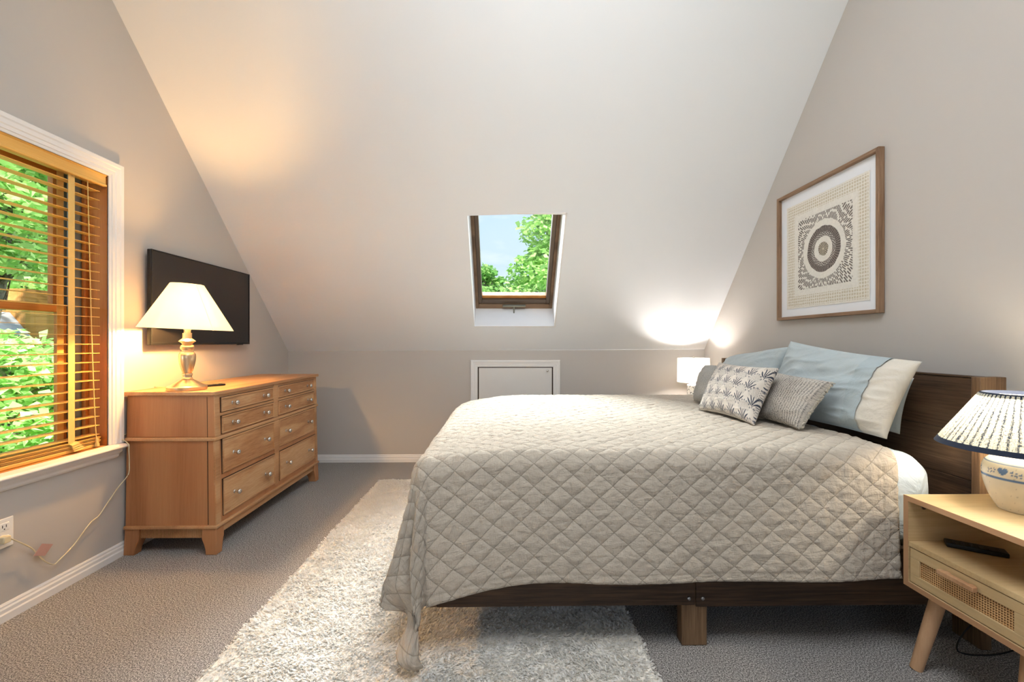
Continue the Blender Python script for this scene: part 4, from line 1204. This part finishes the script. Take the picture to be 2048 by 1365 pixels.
# far lamp ---------------------------------------------------------------------
FX, FY, FZ = 1.672, 3.90, NZ1
fl2 = thing('table_lamp', (FX, FY, FZ), 'lit white drum shade lamp with sprig painted base in the far corner beyond the bed', 'lamp')
V_, F_, A_, H_, R_ = lathe_np([(.001, 0), (.050, 0), (.053, .006), (.055, .06), (.054, .15), (.050, .168), (.030, .176), (.012, .180), (.001, .180)], (FX, FY, FZ + .0008), 200, 120)
C_ = np.tile(np.array(lin((242, 240, 236))), (len(V_), 1)); dk = np.array(lin((60, 66, 64)))
for k in range(9):
    ac = k * 2 * pi / 9 + .25
    x = ((A_ - ac + pi) % (2 * pi) - pi) * .054
    stem = abs(x - .006 * np.sin(H_ * 40 + k)) < .0012
    C_[stem & (H_ > .03 + .02 * (k % 3)) & (H_ < .165)] = dk
    for j in range(5):
        hh = .04 + .027 * j + .008 * (k % 2); s = 1 if (j + k) % 2 else -1
        px, py = x - .006 * sin(hh * 40 + k) - s * .007, H_ - hh
        qx = px * .75 + py * .66 * s; qy = -px * .66 * s + py * .75
        C_[(qx / .008) ** 2 + (qy / .0034) ** 2 < 1] = dk * 1.2
npobj('base', V_, F_, M['ceramic'], fl2, None, C_)
FS = .192
obj('socket', MB().lathe([(.013, .178), (.013, .235), (.010, .24)], (FX, FY, FZ), 20), M['steel'], fl2, smooth=40)
obj('bulb', MB().lathe([(.010, .24), (.012, .252), (.022, .275), (.026, .295), (.022, .315), (.010, .328), (.001, .331)], (FX, FY, FZ), 24, cap=False), M['bulb_white'], fl2, smooth=60)
sd = MB(); ring_shade(sd, .137, FS, .134, .404, (FX, FY, FZ), 64, .002)
s3 = obj('shade', sd, M['shade_white'], fl2, smooth=60)
sp = MB()
for k in range(3): sp.tube([(FX, FY, FZ + .398), (FX + .134 * cos(k * 2.094 + .4), FY + .134 * sin(k * 2.094 + .4), FZ + .398)], .0015, 6)
for s in (-1, 1): sp.tube(spline([(FX + s * .012, FY, FZ + .24), (FX + s * .045, FY, FZ + .29), (FX + s * .04, FY, FZ + .36), (FX, FY, FZ + .398)], 6), .0015, 6)
sp.lathe([(.004, .396), (.008, .402), (.009, .408), (.005, .415), (.001, .417)], (FX, FY, FZ), 12)
obj('finial', sp, M['steel'], s3, smooth=50)

# ------------------------------------------------------------------ outdoors
GZ = -3.2
struct(obj('ground', MB().box(-60, 60, -30, 80, GZ - .2, GZ), M['grass']), 'lawn below the house', 'ground')
def leaves(centers, radii, n, size, seed, droop=.3):
    r = np.random.default_rng(seed)
    cs = np.array(centers); rs = np.array(radii)
    wts = (rs.prod(1)) ** (2 / 3); k = r.choice(len(cs), n, p=wts / wts.sum())
    d = r.normal(0, 1, (n, 3)); d /= np.linalg.norm(d, axis=1)[:, None]
    rad = r.uniform(.45, 1.0, n) ** .6
    C = cs[k] + d * rs[k] * rad[:, None]
    # leaf frame
    ax = r.normal(0, 1, (n, 3)); ax[:, 2] = ax[:, 2] * .5 - droop; ax /= np.linalg.norm(ax, axis=1)[:, None]
    nr = r.normal(0, .6, (n, 3)); nr[:, 2] += 1; sd_ = np.cross(ax, nr); sd_ /= np.linalg.norm(sd_, axis=1)[:, None]
    up = np.cross(sd_, ax)
    L = (size * r.uniform(.6, 1.4, n))[:, None]; W = L * .36
    P = [C, C + ax * L * .45 + sd_ * W + up * L * .05, C + ax * L, C + ax * L * .45 - sd_ * W + up * L * .05]
    V = np.stack(P, 1).reshape(-1, 3)
    F = np.arange(n)[:, None] * 4 + np.array([[0, 1, 2, 3]])
    return V, F
def tree(name, x, y, top, crown, label, seed, n, size, mat, group, trunk_r=.14, clumps=26, low=.25, cone=0.0, spread=.85):
    r = random.Random(seed)
    t = thing(name, (x, y, GZ), label, 'tree', group)
    pts = [(x, y, GZ)]; hh = top - GZ
    for i in range(1, 7): pts.append((x + r.uniform(-.15, .15) * i / 3, y + r.uniform(-.15, .15) * i / 3, GZ + hh * .93 * i / 6))
    tb = MB().tube(spline(pts, 4), [trunk_r * (1 - .85 * i / 24) for i in range(25)], 10)
    cs, rs = [], []
    for i in range(clumps):
        f = low + (1 - low) * ((i + .5) / clumps)
        prof = (sin(pi * min(1, (f - low) / (1 - low) * .8 + .15)) if not cone else (1 - (f - low) / (1 - low)) ** .8 * .95 + .05)
        a = i * 2.4 + r.uniform(-.4, .4); q = crown * prof * spread * sqrt(r.uniform(.15, 1))
        c = (x + q * cos(a), y + q * sin(a), GZ + hh * f)
        s = crown * r.uniform(.26, .42) * (.5 + .5 * prof)
        cs.append(c); rs.append((s * 1.25, s * 1.25, s * .7))
        tb.tube([(x, y, GZ + hh * max(f - .08, .1)), ((c[0] + x) / 2, (c[1] + y) / 2, c[2] - s * .2), c], [.05 * trunk_r / .14, .03 * trunk_r / .14, .012], 6)
    obj('trunk', tb, M['bark'], t, smooth=60)
    V, F = leaves(cs, rs, n, size, seed)
    npobj('foliage', V, F, mat, t, smooth=False)
    return t
GR = 'trees outside the left window'
tree('leafy_tree', -5.7, 5.2, 1.15, 1.35, 'nearest bright green tree low outside the left window', 11, 10000, .13, M['leaf'], GR, .08, 26, .3)
tree('leafy_tree', -7.3, 6.55, 5.6, 1.6, 'slender grey trunked tree whose crown hangs across the upper left window', 12, 13000, .14, M['leaf'], GR, .09, 26, .62)
tree('leafy_tree', -13.2, 12.2, 8.6, 2.9, 'tall tree standing behind the cabin outside the left window', 14, 20000, .20, M['leaf'], GR, .20, 34, .1)
tree('leafy_tree', -20.5, 19.2, 10.5, 4.6, 'big background tree farthest off outside the left window', 15, 20000, .32, M['leaf_b'], GR, .3, 34, .05)
cb = thing('cabin', (-9.8, 8.5, GZ), 'cedar sided cabin with a pale grey roof among trees outside the left window', 'cabin')
obj('wall', MB().box(-10.4, -9.0, 8.45, 9.15, GZ, 2.15).box(-10.4, -9.1, 7.5, 8.45, GZ, 1.25), M['cedar'], cb)
obj('roof', MB().hexa([(-10.6, 7.2, 1.26), (-8.9, 7.2, 1.26), (-8.9, 8.445, 1.26), (-10.6, 8.445, 1.26), (-10.6, 7.2, 1.36), (-8.9, 7.2, 1.36), (-9.3, 8.445, 1.72), (-10.6, 8.445, 1.72)]), M['roofing'], cb)
V_, F_ = leaves([(-31 + 2.5 * sin(i * 1.7), -8 + i * 1.9, 1.0 + 5.0 * (i % 2) + 1.2 * sin(i * 2.3)) for i in range(22)], [(2.6, 2.6, 4.0)] * 22, 42000, .36, 31)
wd = npobj('woodland', V_, F_, M['leaf_b'], None, smooth=False)
tag(wd, 'leafy green woodland filling the far background outside the left window', 'foliage', kind='stuff')
G2 = 'trees beyond the skylight'
tree('tall_tree', 1.85, 13.6, 7.6, 2.3, 'tall bright green tree on the right of the skylight view', 21, 26000, .17, M['leaf'], G2, .2, 46, .35, cone=1.0)
tree('round_tree', -.75, 16.5, 3.9, 1.5, 'low rounded green tree at the left of the skylight view', 22, 15000, .17, M['leaf_b'], G2, .2, 30, .3)
tree('round_tree', .9, 20.5, 3.7, 2.2, 'darker low tree farther off in the middle of the skylight view', 23, 15000, .2, M['leaf_b'], G2, .2, 30, .2)

# ------------------------------------------------------------------ light
def world():
    w = bpy.data.worlds.new('sky'); scene.world = w; w.use_nodes = True
    nt = w.node_tree; bg = nt.nodes['Background']
    tc = nt.nodes.new('ShaderNodeTexCoord'); sx = nt.nodes.new('ShaderNodeSeparateXYZ'); nt.links.new(tc.outputs['Generated'], sx.inputs[0])
    rp = nt.nodes.new('ShaderNodeValToRGB'); nt.links.new(sx.outputs[2], rp.inputs[0])
    e = rp.color_ramp.elements
    e[0].position = 0.0; e[0].color = lin4((226, 238, 252)); e[1].position = .75; e[1].color = lin4((150, 190, 242))
    m = e.new(.32); m.color = lin4((190, 217, 250))
    mp = nt.nodes.new('ShaderNodeMapping'); mp.inputs['Scale'].default_value = (2, 2, 7); nt.links.new(tc.outputs['Generated'], mp.inputs[0])
    nz = nt.nodes.new('ShaderNodeTexNoise'); nz.inputs['Scale'].default_value = 2.2; nz.inputs['Detail'].default_value = 6; nt.links.new(mp.outputs[0], nz.inputs[0])
    r2 = nt.nodes.new('ShaderNodeValToRGB'); nt.links.new(nz.outputs[0], r2.inputs[0]); r2.color_ramp.elements[0].position = .58; r2.color_ramp.elements[1].position = .85
    mx = nt.nodes.new('ShaderNodeMix'); mx.data_type = 'RGBA'; nt.links.new(r2.outputs[0], mx.inputs[0]); nt.links.new(rp.outputs[0], mx.inputs[6]); mx.inputs[7].default_value = lin4((246, 250, 255))
    nt.links.new(mx.outputs[2], bg.inputs[0]); bg.inputs[1].default_value = 1.2
world()
def light(name, typ, loc, energy, color, **kw):
    l = bpy.data.lights.new(name, typ); l.energy = energy; l.color = color
    for k, v in kw.items(): setattr(l, k, v)
    o = bpy.data.objects.new(name, l); COL.objects.link(o); o.location = loc
    return o
sun = light('sun', 'SUN', (8, -12, 14), 8.5, (1.0, .95, .86), angle=radians(1.5))
sun.rotation_euler = Vector((-.12, .73, -.66)).to_track_quat('-Z', 'Y').to_euler()
def area(name, loc, target, sx, sy, energy, color):
    o = light(name, 'AREA', loc, energy, color, shape='RECTANGLE', size=sx, size_y=sy)
    o.rotation_euler = (Vector(target) - Vector(loc)).to_track_quat('-Z', 'Y').to_euler(); return o
area('rear_fill', (0, YF - .05, 1.6), (0, 2, 1.5), 2.3, 1.35, 7, (.88, .94, 1.0))  # fill light added behind the camera to brighten the room
rl_ = area('overhead_fill', (.25, .75, 3.30), (.35, 2.4, .6), 1.3, 1.3, 58, (.90, .95, 1.0))  # added overhead fill, out of view, lights bed and slope
# unseen frames added around the overhead and rear fill lights
def fill_frame():
    Rm = rl_.rotation_euler.to_matrix(); c0 = Vector(rl_.location); mb = MB(); h_ = .66
    for x0, x1, y0, y1 in ((-h_ - .07, -h_, -h_ - .07, h_ + .07), (h_, h_ + .07, -h_ - .07, h_ + .07), (-h_, h_, -h_ - .07, -h_), (-h_, h_, h_, h_ + .07)):
        mb.hexa([tuple(c0 + Rm @ Vector(p)) for z in (-.02, .05) for p in ((x0, y0, z), (x1, y0, z), (x1, y1, z), (x0, y1, z))])
    return mb
struct(obj('overhead_fill_frame', fill_frame(), M['white']), 'unseen white frame added around the overhead fill light', 'roof window')
Pf = lambda u, v, d: (u, YF + d, v)
struct(obj('rear_fill_frame', casing_frame(MB(), Pf, -1.2, 1.2, .9, 2.3, .078, CP, 'LRTB'), M['white']), 'unseen white casing added around the rear fill light opening', 'window')
area('daylight_left_window', (XL - .33, 1.18, 1.35), (1.5, 2.0, .8), .5, 1.2, 10, (.95, 1.0, .95))
area('daylight_above_skylight', (-.25, 6.6, 4.55), (.09, 3.70, 1.85), 3.8, 2.0, 2500, (.95, .975, 1.0))

# ------------------------------------------------------------------ camera and output look
cam = bpy.data.cameras.new('camera'); co_ = bpy.data.objects.new('camera', cam); COL.objects.link(co_)
cam.sensor_width = 36; cam.lens = 885 / 2048 * 36; cam.shift_y = 1.5 / 2048
co_.location = (0, 0, 1.15); co_.rotation_euler = (pi / 2, 0, -atan(14 / 885))
cam.clip_start = .02; cam.clip_end = 300
scene.camera = co_
vs_ = scene.view_settings
scene.display_settings.display_device = 'sRGB'
vs_.view_transform = 'Standard'; vs_.look = 'None'; vs_.exposure = 0.07; vs_.gamma = 1.0; vs_.use_curve_mapping = False
try:
    scene.cycles.use_denoising = True
    scene.cycles.denoiser = 'OPENIMAGEDENOISE'
    scene.cycles.use_adaptive_sampling = True; scene.cycles.adaptive_threshold = .04; scene.cycles.max_bounces = 8; scene.cycles.diffuse_bounces = 5; scene.cycles.transparent_max_bounces = 12
    scene.cycles.sample_clamp_indirect = 25.0
    scene.cycles.caustics_reflective = False; scene.cycles.caustics_refractive = False
except Exception as ex:
    print('cycles settings', ex)
